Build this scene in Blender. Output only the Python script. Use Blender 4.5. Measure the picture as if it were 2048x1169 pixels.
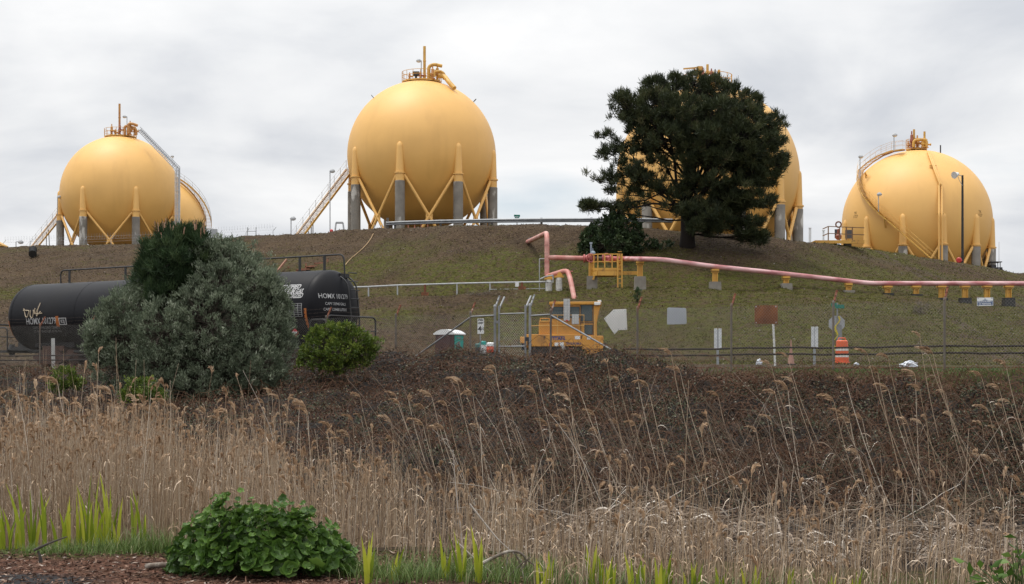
import bpy, bmesh, math, random
import numpy as np
from mathutils import Vector as V, Matrix
for o in list(bpy.data.objects): bpy.data.objects.remove(o)
sc = bpy.context.scene
col = sc.collection
R = math.radians
rng = np.random.default_rng(7); random.seed(7)

# ---------------------------------------------------------------- camera
F, CX, HY, EZ = 3000.0, 1024.0, 745.0, 1.7      # focal length in photo pixels, principal column, horizon row, eye height
cam = bpy.data.objects.new('camera', bpy.data.cameras.new('camera')); col.objects.link(cam)
cam.location = (0, 0, EZ); cam.rotation_euler = (R(90), 0, 0)
cam.data.sensor_width = 36; cam.data.lens = F/2048*36
cam.data.shift_y = (HY-584.5)/2048
cam.data.clip_start = .1; cam.data.clip_end = 8000
sc.camera = cam

# ---------------------------------------------------------------- sky and sun
SUN = V((-.30, .06, .95)).normalized()
w = bpy.data.worlds.new('World'); sc.world = w; w.use_nodes = True
nt = w.node_tree; nt.nodes.clear()
def N(t, **k):
    n = nt.nodes.new(t)
    for a, b in k.items(): setattr(n, a, b)
    return n
def L(a, b): nt.links.new(a, b)
def math_(op, a, b=None, c=None, clamp=False):
    n = N('ShaderNodeMath', operation=op); n.use_clamp = clamp
    for i, v in enumerate((a, b, c)):
        if v is None: continue
        if isinstance(v, (int, float)): n.inputs[i].default_value = v
        else: L(v, n.inputs[i])
    return n.outputs[0]
out = N('ShaderNodeOutputWorld'); bg = N('ShaderNodeBackground'); L(bg.outputs[0], out.inputs[0])
sky = N('ShaderNodeTexSky', sky_type='NISHITA'); sky.sun_disc = False
sky.sun_elevation = math.asin(SUN.z); sky.sun_rotation = math.atan2(SUN.x, SUN.y)
tc = N('ShaderNodeTexCoord'); sp = N('ShaderNodeSeparateXYZ'); L(tc.outputs['Generated'], sp.inputs[0])
zz = math_('MAXIMUM', sp.outputs[2], 0.0)
den = math_('ADD', zz, .17)
cb = N('ShaderNodeCombineXYZ'); L(math_('DIVIDE', sp.outputs[0], den), cb.inputs[0]); L(math_('DIVIDE', sp.outputs[1], den), cb.inputs[1])
def noise(vec, scale, detail=5, rough=.5, off=(0,0,0), dist=0):
    mp = N('ShaderNodeMapping'); mp.inputs['Location'].default_value = off; L(vec, mp.inputs[0])
    n = N('ShaderNodeTexNoise'); L(mp.outputs[0], n.inputs['Vector'])
    n.inputs['Scale'].default_value = scale; n.inputs['Detail'].default_value = detail; n.inputs['Roughness'].default_value = rough
    n.inputs['Distortion'].default_value = dist
    return n.outputs['Fac']
n1 = noise(cb.outputs[0], 1.15, 8, .52, (3.2, 1.7, 0), .5)
puff = N('ShaderNodeMapping'); puff.inputs['Scale'].default_value = (5, 5, 11); L(tc.outputs['Generated'], puff.inputs[0])
n4 = noise(puff.outputs[0], 1.0, 6, .5, (2.2, 5.1, 1.3), .3)
n2 = noise(cb.outputs[0], .33, 3, .5, (7.1, 4.2, 2), 0)
cl = math_('ADD', math_('ADD', math_('MULTIPLY', n1, .42), math_('MULTIPLY', n2, .26)), math_('MULTIPLY', n4, .32))
rp = N('ShaderNodeValToRGB'); L(cl, rp.inputs[0])
e = rp.color_ramp.elements
e[0].position = .42; e[0].color = (.63, .655, .70, 1)
e[1].position = .585; e[1].color = (.97, .97, .97, 1)
m_ = rp.color_ramp.elements.new(.50); m_.color = (.82, .832, .85, 1)
# thin cloud brightens towards the zenith (overcast luminance)
zen = math_('ADD', math_('MULTIPLY', math_('MULTIPLY', zz, zz), 1.6), 1.0)
mul = N('ShaderNodeVectorMath', operation='SCALE'); L(rp.outputs[0], mul.inputs[0]); L(zen, mul.inputs['Scale'])
# gaps of pale blue low in the sky
n3 = noise(cb.outputs[0], 1.1, 6, .55, (.4, 9.3, 5), .4)
def gap(px, py, wx, wy):
    d = V(((px-CX)/F, 1, (HY-py)/F)).normalized()
    a = math_('DIVIDE', math_('SUBTRACT', sp.outputs[0], d.x), wx)
    b = math_('DIVIDE', math_('SUBTRACT', sp.outputs[2], d.z), wy)
    r2 = math_('ADD', math_('MULTIPLY', a, a), math_('MULTIPLY', b, b))
    front = math_('GREATER_THAN', sp.outputs[1], 0)
    return math_('MULTIPLY', math_('SUBTRACT', 1.0, r2, clamp=True), front)
g = math_('MAXIMUM', gap(1055, 400, .055, .022), gap(2045, 355, .05, .02))
g = math_('MULTIPLY', g, math_('MULTIPLY', math_('SUBTRACT', n3, .36, clamp=True), 4.5, clamp=True), clamp=True)
skm = N('ShaderNodeVectorMath', operation='SCALE'); L(sky.outputs[0], skm.inputs[0]); skm.inputs['Scale'].default_value = .1
pale = N('ShaderNodeMix', data_type='RGBA'); pale.inputs[0].default_value = .55
L(skm.outputs[0], pale.inputs[6]); pale.inputs[7].default_value = (.80, .89, .96, 1)
mx = N('ShaderNodeMix', data_type='RGBA'); L(math_('MULTIPLY', g, .75), mx.inputs[0]); L(mul.outputs[0], mx.inputs[6]); L(pale.outputs[2], mx.inputs[7])
L(mx.outputs[2], bg.inputs[0]); bg.inputs[1].default_value = 1.0
sl = bpy.data.lights.new('sun', 'SUN'); sl.energy = 1.9; sl.angle = R(9); sl.color = (1, .95, .87)
so = bpy.data.objects.new('sun', sl); col.objects.link(so); so.rotation_euler = SUN.to_track_quat('Z', 'Y').to_euler(); so.location = (0, 0, 60)
sc.view_settings.view_transform = 'Standard'; sc.view_settings.look = 'None'; sc.view_settings.gamma = 1; sc.view_settings.exposure = 0
sc.render.engine = 'CYCLES'; sc.cycles.max_bounces = 6; sc.cycles.diffuse_bounces = 3; sc.cycles.transparent_max_bounces = 8
try: sc.cycles.use_denoising = True
except Exception: pass

# ---------------------------------------------------------------- materials
MATS = {}
def lin(c):      # sRGB 0-255 -> linear
    return tuple(((v/255)/12.92 if v/255 <= .04045 else ((v/255+.055)/1.055)**2.4) for v in c)
def M(name, c1, c2=None, scale=4., rough=.6, metal=0., bump=0., bscale=None, detail=5, lo=.35, hi=.65, tint=False, trans=0., stain=None, sscale=(3,3,.6), slo=.5, shi=.7, spec=.5, coat=0., samt=1.):
    """procedural surface: noise between c1 and c2 (or the 'tint' attribute), optional stain layer, optional bump"""
    if name in MATS: return MATS[name]
    m = bpy.data.materials.new(name); m.use_nodes = True; t = m.node_tree; n = t.nodes; l = t.links
    b = n['Principled BSDF']; b.inputs['Roughness'].default_value = rough; b.inputs['Metallic'].default_value = metal
    b.inputs['Specular IOR Level'].default_value = spec; b.inputs['Coat Weight'].default_value = coat; b.inputs['Coat Roughness'].default_value = .25
    co = n.new('ShaderNodeTexCoord').outputs['Object']
    def nz(s, dd=detail, vec=None):
        q = n.new('ShaderNodeTexNoise'); q.inputs['Scale'].default_value = s; q.inputs['Detail'].default_value = dd; l.new(vec or co, q.inputs['Vector']); return q.outputs['Fac']
    def mixc(f, a, bb):
        q = n.new('ShaderNodeMix'); q.data_type = 'RGBA'
        l.new(f, q.inputs[0])
        for i, v in ((6, a), (7, bb)):
            if isinstance(v, tuple): q.inputs[i].default_value = (*v, 1)
            else: l.new(v, q.inputs[i])
        return q.outputs[2]
    def ramp(f, a, bb):
        q = n.new('ShaderNodeMapRange'); q.inputs['From Min'].default_value = a; q.inputs['From Max'].default_value = bb; l.new(f, q.inputs['Value']); return q.outputs[0]
    c2 = c2 or tuple(v*.82 for v in c1)
    if tint:
        at_ = n.new('ShaderNodeAttribute'); at_.attribute_name = 'tint'
        c = mixc(at_.outputs['Fac'], c1, c2)
    else: c = mixc(ramp(nz(scale), lo, hi), c1, c2)
    if stain:
        mp = n.new('ShaderNodeMapping'); mp.inputs['Scale'].default_value = sscale; l.new(co, mp.inputs[0])
        f = ramp(nz(1., 6, mp.outputs[0]), slo, shi)
        k = n.new('ShaderNodeMath'); k.operation = 'MULTIPLY'; l.new(f, k.inputs[0]); k.inputs[1].default_value = samt
        c = mixc(k.outputs[0], c, stain)
    l.new(c, b.inputs['Base Color'])
    if bump:
        bp = n.new('ShaderNodeBump'); bp.inputs['Strength'].default_value = 1; bp.inputs['Distance'].default_value = bump
        l.new(nz(bscale or scale*4, 4), bp.inputs['Height']); l.new(bp.outputs[0], b.inputs['Normal'])
    if trans:
        tr = n.new('ShaderNodeBsdfTranslucent'); l.new(c, tr.inputs[0]); ms = n.new('ShaderNodeMixShader'); ms.inputs[0].default_value = trans
        l.new(b.outputs[0], ms.inputs[1]); l.new(tr.outputs[0], ms.inputs[2]); l.new(ms.outputs[0], n['Material Output'].inputs[0])
    MATS[name] = m
    return m

# ---------------------------------------------------------------- mesh building
ORG = {}                                  # world origin of every thing and part
def tag(o, label=None, cat=None, group=None, kind=None):
    for k, v in (('label', label), ('category', cat), ('group', group), ('kind', kind)):
        if v: o[k] = v
    return o
def thing(name, loc, label, cat, group=None):
    o = bpy.data.objects.new(name, None); col.objects.link(o); o.location = loc; o.empty_display_size = .3
    ORG[o.name] = V(loc); return tag(o, label, cat, group)
def link(name, me, mats, parent=None, smooth=False, org=None):
    o = bpy.data.objects.new(name, me); col.objects.link(o)
    for m in (mats if isinstance(mats, (list, tuple)) else [mats]): me.materials.append(m)
    if parent: o.parent = parent; ORG[o.name] = ORG[parent.name]
    else: ORG[o.name] = V(org or (0, 0, 0)); o.location = ORG[o.name]
    if smooth: me.polygons.foreach_set('use_smooth', np.ones(len(me.polygons), bool))
    return o
class MB:
    """collects boxes, bars, tubes and lathes in one mesh"""
    def __init__(s, xf=None): s.v = []; s.f = []; s.m = []; s.xf = xf or Matrix(); s.mi = 0
    def add(s, vs, fs):
        k = len(s.v); s.v += [s.xf @ V(p) for p in vs]
        s.f += [tuple(i+k for i in q) for q in fs]; s.m += [s.mi]*len(fs); return s
    def box(s, c, d, rot=None, taper=1., bev=0.):
        x, y, z = d[0]/2, d[1]/2, d[2]/2; c = V(c)
        if bev > 0:
            bm = bmesh.new(); bmesh.ops.create_cube(bm, size=1)
            for v in bm.verts: v.co = V((v.co.x*d[0], v.co.y*d[1], v.co.z*d[2]))
            bmesh.ops.bevel(bm, geom=list(bm.edges), offset=bev, segments=2, affect='EDGES', profile=.5)
            vs = [c+(rot @ v.co if rot else v.co) for v in bm.verts]; bm.verts.index_update()
            fs = [tuple(v.index for v in f.verts) for f in bm.faces]; bm.free(); return s.add(vs, fs)
        p = [V((i*x*(taper if k > 0 else 1), j*y*(taper if k > 0 else 1), k*z)) for k in (-1, 1) for j in (-1, 1) for i in (-1, 1)]
        if rot: p = [rot @ q for q in p]
        return s.add([c+q for q in p], [(0,2,3,1),(4,5,7,6),(0,1,5,4),(2,6,7,3),(0,4,6,2),(1,3,7,5)])
    def bar(s, a, b, w, h=None, up=(0,0,1)):
        a, b = V(a), V(b); h = h or w; d = (b-a)
        if d.length < 1e-6: return s
        d.normalize(); u = V(up)
        if abs(d.dot(u)) > .98: u = V((0,1,0))
        sx = d.cross(u).normalized(); sz = sx.cross(d)
        p = [q+sx*i*w/2+sz*k*h/2 for q in (a, b) for k in (-1, 1) for i in (-1, 1)]
        return s.add(p, [(0,2,3,1),(4,5,7,6),(0,1,5,4),(2,6,7,3),(0,4,6,2),(1,3,7,5)])
    def tube(s, pts, r, n=8, caps=True, closed=False):
        pts = [V(p) for p in pts]; m = len(pts)
        rs = r if isinstance(r, (list, tuple)) else [r]*m
        vs = []; pu = None
        for i, p in enumerate(pts):
            if closed: d = pts[(i+1) % m]-pts[i-1]
            else: d = pts[min(i+1, m-1)]-pts[max(i-1, 0)]
            d.normalize()
            if pu is None:
                u = V((0,0,1)) if abs(d.z) < .9 else V((1,0,0))
            else: u = pu
            u = (u-d*u.dot(d)); 
            if u.length < 1e-4: u = d.orthogonal()
            u.normalize(); pu = u; q = d.cross(u)
            vs += [p+u*math.cos(2*math.pi*k/n)*rs[i]+q*math.sin(2*math.pi*k/n)*rs[i] for k in range(n)]
        fs = []
        for i in range(m if closed else m-1):
            j = (i+1) % m
            fs += [(i*n+k, i*n+(k+1) % n, j*n+(k+1) % n, j*n+k) for k in range(n)]
        if caps and not closed: fs += [tuple(range(n-1, -1, -1)), tuple((m-1)*n+k for k in range(n))]
        return s.add(vs, fs)
    def lathe(s, prof, c, n=24, axis=(0,0,1), caps=True):
        a = V(axis).normalized(); u = V((1,0,0)) if abs(a.x) < .9 else V((0,1,0)); u = (u-a*u.dot(a)).normalized(); q = a.cross(u); c = V(c)
        vs = [c+a*z+(u*math.cos(2*math.pi*k/n)+q*math.sin(2*math.pi*k/n))*r for r, z in prof for k in range(n)]
        fs = [(i*n+k, i*n+(k+1) % n, (i+1)*n+(k+1) % n, (i+1)*n+k) for i in range(len(prof)-1) for k in range(n)]
        if caps: fs += [tuple(range(n-1, -1, -1)), tuple((len(prof)-1)*n+k for k in range(n))]
        return s.add(vs, fs)
    def prism(s, poly, th, o=(0,0,0), ex=(1,0,0), ey=(0,0,1)):
        """polygon in the ex/ey plane at o, thickness th along ex x ey (both ways)"""
        ex, ey, o = V(ex), V(ey), V(o); nn = ex.cross(ey).normalized(); k = len(poly)
        vs = [o+ex*a+ey*b+nn*q*th/2 for q in (-1, 1) for a, b in poly]
        return s.add(vs, [tuple(range(k-1, -1, -1)), tuple(range(k, 2*k))]+[(i, (i+1) % k, k+(i+1) % k, k+i) for i in range(k)])
    def build(s, name, mats, parent=None, smooth=False, org=None, angle=None):
        o_ = ORG[parent.name] if parent else V(org or (0,0,0))
        me = bpy.data.meshes.new(name); me.from_pydata([tuple(v-o_) for v in s.v], [], s.f)
        me.polygons.foreach_set('material_index', np.array(s.m, dtype=np.int32))
        o = link(name, me, mats, parent, smooth, o_)
        if smooth and angle is None: angle = 40
        if angle:
            me.set_sharp_from_angle(angle=R(angle))
        return o
def arc_path(pts, rad, n=5):
    """polyline with rounded corners"""
    pts = [V(p) for p in pts]; o = [pts[0]]
    for i in range(1, len(pts)-1):
        a, b, c = pts[i-1], pts[i], pts[i+1]
        r1 = min(rad, (a-b).length*.49, (c-b).length*.49)
        p, q = b+(a-b).normalized()*r1, b+(c-b).normalized()*r1
        for k in range(n+1):
            t = k/n; o.append(p*(1-t)**2+b*2*t*(1-t)+q*t*t)
    return o+[pts[-1]]
def npmesh(name, groups, mats, parent=None, smooth=False, org=None):
    """groups: list of (verts (n,3), faces (m,k), tint (n,)) arrays joined in one mesh"""
    vs, lv, ls, tn, k0, l0 = [], [], [], [], 0, 0
    for Vt, Fc, T in groups:
        vs.append(Vt.reshape(-1, 3)); lv.append((Fc+k0).ravel()); ls.append(l0+np.arange(len(Fc))*Fc.shape[1]); tn.append(np.broadcast_to(T, (len(vs[-1]),)))
        k0 += len(vs[-1]); l0 += Fc.size
    vs = np.concatenate(vs); lv = np.concatenate(lv); ls = np.concatenate(ls); tn = np.concatenate(tn)
    o_ = np.array(ORG[parent.name] if parent else (org or (0,0,0)))
    me = bpy.data.meshes.new(name)
    me.vertices.add(len(vs)); me.vertices.foreach_set('co', (vs-o_).astype(np.float32).ravel())
    me.loops.add(len(lv)); me.loops.foreach_set('vertex_index', lv.astype(np.int32))
    me.polygons.add(len(ls)); me.polygons.foreach_set('loop_start', ls.astype(np.int32))
    me.update(calc_edges=True)
    a = me.attributes.new('tint', 'FLOAT', 'POINT'); a.data.foreach_set('value', tn.astype(np.float32))
    return link(name, me, mats, parent, smooth, org)
def unit(a): return a/np.maximum(np.linalg.norm(a, axis=-1, keepdims=True), 1e-9)
def leaves(P, D, ln, wd, tint, g=rng, fold=.25, up=None):
    """rhombic leaves: base P, direction D, arrays ln, wd"""
    n = len(P); D = unit(D); r = g.normal(size=(n, 3)) if up is None else up+g.normal(size=(n, 3))*.35
    S = unit(np.cross(D, r)); U = np.cross(S, D)
    ln = np.broadcast_to(ln, (n,))[:, None]; wd = np.broadcast_to(wd, (n,))[:, None]
    a = P; b = P+D*ln*.45+S*wd*.5+U*wd*fold; c = P+D*ln-U*ln*.08; d = P+D*ln*.45-S*wd*.5+U*wd*fold
    Vt = np.stack([a, b, c, d], 1); k = np.arange(n)[:, None]*4
    return Vt, np.concatenate([k+np.array([[0, 1, 2]]), k+np.array([[0, 2, 3]])]), np.repeat(np.broadcast_to(tint, (n,)), 4)
def stalks(P, rad, tint, sides=3):
    """P (n,m,3) paths, rad (n,m)"""
    n, m, _ = P.shape
    d = unit(np.gradient(P, axis=1)); ref = np.array([.31, .95, .05]); u = unit(np.cross(d, ref)); q = np.cross(d, u)
    an = 2*np.pi*np.arange(sides)/sides
    Vt = P[:, :, None]+(u[:, :, None]*np.cos(an)[:, None]+q[:, :, None]*np.sin(an)[:, None])*rad[:, :, None, None]
    idx = np.arange(n*m*sides).reshape(n, m, sides)
    a = idx[:, :-1]; b = np.roll(a, -1, 2); c = idx[:, 1:]; e_ = np.roll(c, -1, 2)
    return Vt, np.stack([a, b, e_, c], -1).reshape(-1, 4), np.repeat(np.broadcast_to(tint, (n,)), m*sides)
def strips(P, S, wd, tint):
    """ribbons: P (n,m,3) centre line, S (n,3) side vector, wd (n,m)"""
    n, m, _ = P.shape
    a = P-S[:, None]*wd[..., None]/2; b = P+S[:, None]*wd[..., None]/2
    Vt = np.stack([a, b], 2); idx = np.arange(n*m*2).reshape(n, m, 2)
    return Vt, np.stack([idx[:, :-1, 0], idx[:, :-1, 1], idx[:, 1:, 1], idx[:, 1:, 0]], -1).reshape(-1, 4), np.repeat(np.broadcast_to(tint, (n,)), m*2)
def text_mesh(body, size, bold=0.):
    cu = bpy.data.curves.new('text', 'FONT'); cu.body = body; cu.size = size; cu.align_x = 'CENTER'; cu.align_y = 'CENTER'; cu.offset = bold; cu.resolution_u = 3
    o = bpy.data.objects.new('text', cu); me = bpy.data.meshes.new_from_object(o)
    bpy.data.objects.remove(o); bpy.data.curves.remove(cu); return me
def lettering(body, size, fn, mat, parent, bold=0., sx=1., name='lettering'):
    """text whose flat (x, y) points are placed by fn"""
    me = text_mesh(body, size, bold); me.name = name; o_ = ORG[parent.name]
    for v in me.vertices: v.co = V(fn(v.co.x*sx, v.co.y))-o_
    me.materials.clear(); return link(name, me, mat, parent)
def plane_fn(o, ex, ey):
    o, ex, ey = V(o), V(ex), V(ey); return lambda a, b: o+ex*a+ey*b

# ---------------------------------------------------------------- terrain
def hsh(i, j): 
    s = np.sin(i*127.1+j*311.7)*43758.5453; return s-np.floor(s)
def vn(x, y):
    x = np.asarray(x, float); y = np.asarray(y, float); i, j = np.floor(x), np.floor(y); a, b = x-i, y-j; a = a*a*(3-2*a); b = b*b*(3-2*b)
    return (hsh(i, j)*(1-a)+hsh(i+1, j)*a)*(1-b)+(hsh(i, j+1)*(1-a)+hsh(i+1, j+1)*a)*b
def fbm(x, y, o=4): 
    return sum(vn(x*2**k+k*17.3, y*2**k-k*9.1)*.5**(k+1) for k in range(o))/(1-.5**o)
#        photo column:   -900    0    300    600    760    900   1160   1400   1600   1800   1900   1960   2048   3000
TX = np.array([-900,     0,   300,   600,   760,   900,  1160,  1400,  1600,  1800,  1900,  1960,  2048,  3000.])
T_ = dict(
 fy=[80,    78,    80,    82,    85,    89,    88,    80,    75,    72,    70,    69,    68,    66],
 fz=[.3,    .3,    .4,    .5,    .6,    .7,    .8,    .6,    .5,    .4,    .4,    .35,   .3,    .2],
 by=[106,  106,   105,   103,   102,   101,   100,    97,    96,    96,    96,    96,    96,   96],
 bz=[4.6,  4.6,   4.8,   4.95,  5.1,   5.3,   5.6,   5.3,   4.9,   4.3,   3.9,   3.7,   3.5,   2.6],
 cy=[160,  150,   145,   135,   128,   122,   118,   116,   118,   132,   139,   144,   150,   170],
 cp=[500,  497,   486,   468,   460,   455,   453,   467,   485,   510,   525,   534,   551,   600],
 py=[205,  200,   195,   165,   158,   155,   145,   130,   130,   158,   160,   160,   165,   180],
 pz=[14.2, 14.2,  14.2,  12.8,  12.4,  12.3,  11.5,  9.,    9.,    8.,    8.,    8.,    8.6,   8.],
 hz=[13.5, 13.5,  13.5,  12.5,  12.3,  12.3,  11.5,  9.,    9.,    8.,    10.5,  15.5,  16.7,  16.])
T_ = {k: np.array(v, float) for k, v in T_.items()}
def fence_y(u): return 46.6/(1+.7*np.clip(u, -.9, .9))
def ground0(X, Y):
    X = np.asarray(X, float); Y = np.asarray(Y, float); X, Y = np.broadcast_arrays(X, Y)
    u = X/np.maximum(Y, 8); px = CX+F*u; c = {k: np.interp(px, TX, v) for k, v in T_.items()}
    zc = (HY-c['cp'])*c['cy']/F; fy = np.minimum(fence_y(u), c['fy']-8)
    z0 = np.zeros_like(X)
    rt = np.clip((px-900)/900, 0, 1)
    rows = [(z0-1e4, -1.7), (z0+9, -1.72), (z0+13, -1.83-.20*rt), (z0+17, -1.97-.30*rt), (z0+19.2, -2.40-.1*rt), (z0+23, -2.85), (z0+28.5, -2.6), (fy-1.3, -.1), (fy+.5, .03),
            (c['fy'], c['fz']), (c['by'], c['bz']), (c['by']+3.5, c['bz']+.2), (c['cy']-4, zc*.955+c['bz']*.045-.05), (c['cy'], zc), (c['cy']+4, zc+.1), (c['py'], c['pz']), (c['py']+52, c['pz']),
            (c['py']+85, c['hz']), (z0+420, c['hz']-2), (z0+1000, -8.), (z0+4000, -10.)]
    z = np.full(X.shape, -1.7)
    for (ya, za), (yb, zb) in zip(rows[:-1], rows[1:]):
        t = np.clip((Y-ya)/np.maximum(yb-ya, 1e-6), 0, 1); z = np.where(Y >= ya, za*(1-t)+zb*t, z)
    return z+EZ
def ground(X, Y):
    z = ground0(X, Y); X = np.asarray(X, float); Y = np.asarray(Y, float)
    amp = np.clip((Y-70)/15, 0, 1)*np.clip((175-Y)/30, .15, 1)
    rough = (fbm(X*.35+40, Y*.35, 3)-.5)*.55*amp+(fbm(X*1.3, Y*1.3+9, 3)-.5)*.22*amp
    return z+rough+(fbm(X*.6, Y*.6, 3)-.5)*.12*np.clip((Y-12)/6, .15, 1)
def gz(X, Y): return float(ground(np.array([X]), np.array([Y]))[0])
def at(x, y, Y): return V(((x-CX)/F*Y, Y, EZ+(HY-y)/F*Y))
def gp(x, Y, dz=0): X = (x-CX)/F*Y; return V((X, Y, gz(X, Y)+dz))
def hit(x, y, y0=60):
    """where the sight line through a photo point meets the hillside"""
    Ys = np.arange(y0, 330, .1); Xs = (x-CX)/F*Ys; z = ground(Xs, Ys); k = np.nonzero(z >= EZ+(HY-y)/F*Ys)[0]
    k = k[0] if len(k) else -1
    return V((Xs[k], Ys[k], z[k]))
# ================================================================ GROUND
def green_w(px, py):
    """how green the hillside is, by where it lies"""
    def blob(x, y, rx, ry, a=1.): return a*np.exp(-((px-x)/rx)**2-((py-y)/ry)**2)
    return np.clip(blob(900,540,330,45,.85)+blob(1480,570,360,38,1.05)+blob(1760,500,170,30,.75)+blob(1950,590,160,40,.45)+blob(1480,650,560,85,.88)+blob(1850,680,340,60,.8)
        +blob(820,620,90,20,.45)+blob(20,590,40,18,.8)+blob(1330,500,90,22,.55)+blob(700,560,110,30,.4)+blob(100,560,150,25,.2), 0, 1)
def build_ground():
    us = np.concatenate([np.linspace(-1.5, -.46, 22), np.linspace(-.44, .44, 400), np.linspace(.46, 1.5, 22)])
    Ys = np.concatenate([np.linspace(-40, 6, 12), np.arange(8, 30, .22), np.arange(30, 66, .5), np.arange(66, 166, .36), np.arange(166, 260, 2.5), np.linspace(264, 420, 16), [600, 1000, 1800, 4000]])
    Y, u = np.meshgrid(Ys, us, indexing='ij'); X = u*np.maximum(np.abs(Y), 8)
    Z = ground(X, Y); nr, nc = X.shape
    Vt = np.stack([X, Y, Z], -1).reshape(-1, 3); k = np.arange(nr*nc).reshape(nr, nc)
    Fc = np.stack([k[:-1, :-1], k[:-1, 1:], k[1:, 1:], k[1:, :-1]], -1).reshape(-1, 4)
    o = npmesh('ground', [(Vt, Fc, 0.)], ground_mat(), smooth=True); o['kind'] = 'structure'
    px = CX+F*u; py = HY-(Z-EZ)/np.maximum(Y, 1)*F
    hill = (Y > 62)
    n_ = fbm(X*.22+5, Y*.22, 4)
    gr = np.where(hill, np.clip(green_w(px, py)*1.5+(n_-.55)*3.4-.10, 0, 1), 0)
    gr = np.where((Y > 36) & (Y <= 62), np.clip((px-1420)/900, .0, .6), gr)
    gr = np.where((Y > 14.6) & (Y < 17.6), .8*np.clip(1.5-np.abs(Y-16.3)*.9, 0, 1), gr)
    crest = np.interp(px, TX, T_['cy']); red = np.clip((15.75+.7*(fbm(X*1.7, Y*1.7, 3)-.5)-Y)*3, 0, 1)*np.clip((900-px)/160, 0.25, 1)
    grey = np.where(hill, np.clip(1-np.abs(Y-crest-4)/9, 0, 1)*.8, 0.)+np.where(hill & (Y > crest+5), .7, 0)
    grey = np.maximum(grey, np.where(hill, np.clip(1-np.abs(py-(500+(px-1640)*.14+(px-1640)**2*.00035))/5., 0, 1)*.7*(px > 1700), 0))
    gul = np.clip(1-np.abs(py-(628+(px-1890)*.62))/7., 0, 1)*(px > 1880)*(px < 2120)+np.clip(1-np.abs(py-(505+(px-1760)*.60))/2.5, 0, 1)*(px > 1740)*(px < 1860)
    grey = np.maximum(grey, np.where(hill, np.minimum(gul*1.6, 1), 0)); gr = np.where(gul > .2, 0, gr)
    asp = np.clip((13.75-Y+(150-px)*.002)*6, 0, 1)*np.clip((230-px)/70, 0, 1)
    for nm, a in (('green', gr), ('red', red), ('grey', np.clip(grey, 0, 1)), ('asphalt', asp), ('ditch_shade', np.clip((Y-16.5)/2, 0, 1)*np.clip((40-Y)/6, 0, 1))):
        at_ = o.data.attributes.new(nm, 'FLOAT', 'POINT'); at_.data.foreach_set('value', a.astype(np.float32).ravel())
    return o
def ground_mat():
    m = bpy.data.materials.new('soil'); m.use_nodes = True; t = m.node_tree; n = t.nodes; l = t.links; b = n['Principled BSDF']
    b.inputs['Roughness'].default_value = .95; b.inputs['Specular IOR Level'].default_value = .15
    co = n.new('ShaderNodeTexCoord').outputs['Object']
    def nz(s, d=6, r=.6):
        q = n.new('ShaderNodeTexNoise'); q.inputs['Scale'].default_value = s; q.inputs['Detail'].default_value = d; q.inputs['Roughness'].default_value = r; l.new(co, q.inputs['Vector']); return q.outputs['Fac']
    def rng_(f, a, c):
        q = n.new('ShaderNodeMapRange'); q.inputs['From Min'].default_value = a; q.inputs['From Max'].default_value = c; l.new(f, q.inputs['Value']); return q.outputs[0]
    def mix(f, a, c):
        q = n.new('ShaderNodeMix'); q.data_type = 'RGBA'; l.new(f, q.inputs[0])
        for i, v in ((6, a), (7, c)):
            if isinstance(v, tuple): q.inputs[i].default_value = (*v, 1)
            else: l.new(v, q.inputs[i])
        return q.outputs[2]
    def mm(op, a, c):
        q = n.new('ShaderNodeMath'); q.operation = op; q.use_clamp = True
        for i, v in enumerate((a, c)):
            if isinstance(v, (int, float)): q.inputs[i].default_value = v
            else: l.new(v, q.inputs[i])
        return q.outputs[0]
    def attr(s):
        q = n.new('ShaderNodeAttribute'); q.attribute_name = s; return q.outputs['Fac']
    c = mix(rng_(nz(.35), .35, .65), (.042, .027, .016), (.080, .052, .029))
    c = mix(mm('MULTIPLY', rng_(nz(5.5, 3), .46, .62), .75), c, (.115, .080, .046))
    c = mix(mm('MULTIPLY', rng_(nz(9, 3), .56, .66), .7), c, (.026, .017, .012))
    g = mm('MULTIPLY', attr('green'), rng_(nz(2.4, 5), .36, .58))
    c = mix(g, c, mix(rng_(nz(6), .4, .6), (.048, .052, .010), (.098, .094, .020)))
    c = mix(mm('MULTIPLY', attr('grey'), rng_(nz(1.5), .3, .6)), c, mix(rng_(nz(14, 2), .4, .6), (.056, .042, .031), (.108, .085, .065)))
    c = mix(mm('MULTIPLY', attr('red'), rng_(nz(3), .2, .5)), c, mix(rng_(nz(16, 4), .38, .62), (.065, .030, .021), (.22, .105, .066)))
    c = mix(attr('asphalt'), c, mix(rng_(nz(30, 3), .4, .6), (.028, .028, .03), (.06, .06, .062)))
    c = mix(attr('ditch_shade'), c, mix(rng_(nz(7), .35, .65), (.014, .010, .008), (.036, .026, .019)))  # shade beneath the reeds painted into the ditch soil as a darker colour
    l.new(c, b.inputs['Base Color'])
    bp = n.new('ShaderNodeBump'); bp.inputs['Distance'].default_value = .30; l.new(nz(4.5, 7, .65), bp.inputs['Height']); l.new(bp.outputs[0], b.inputs['Normal'])
    return m
GROUND = build_ground()

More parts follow.
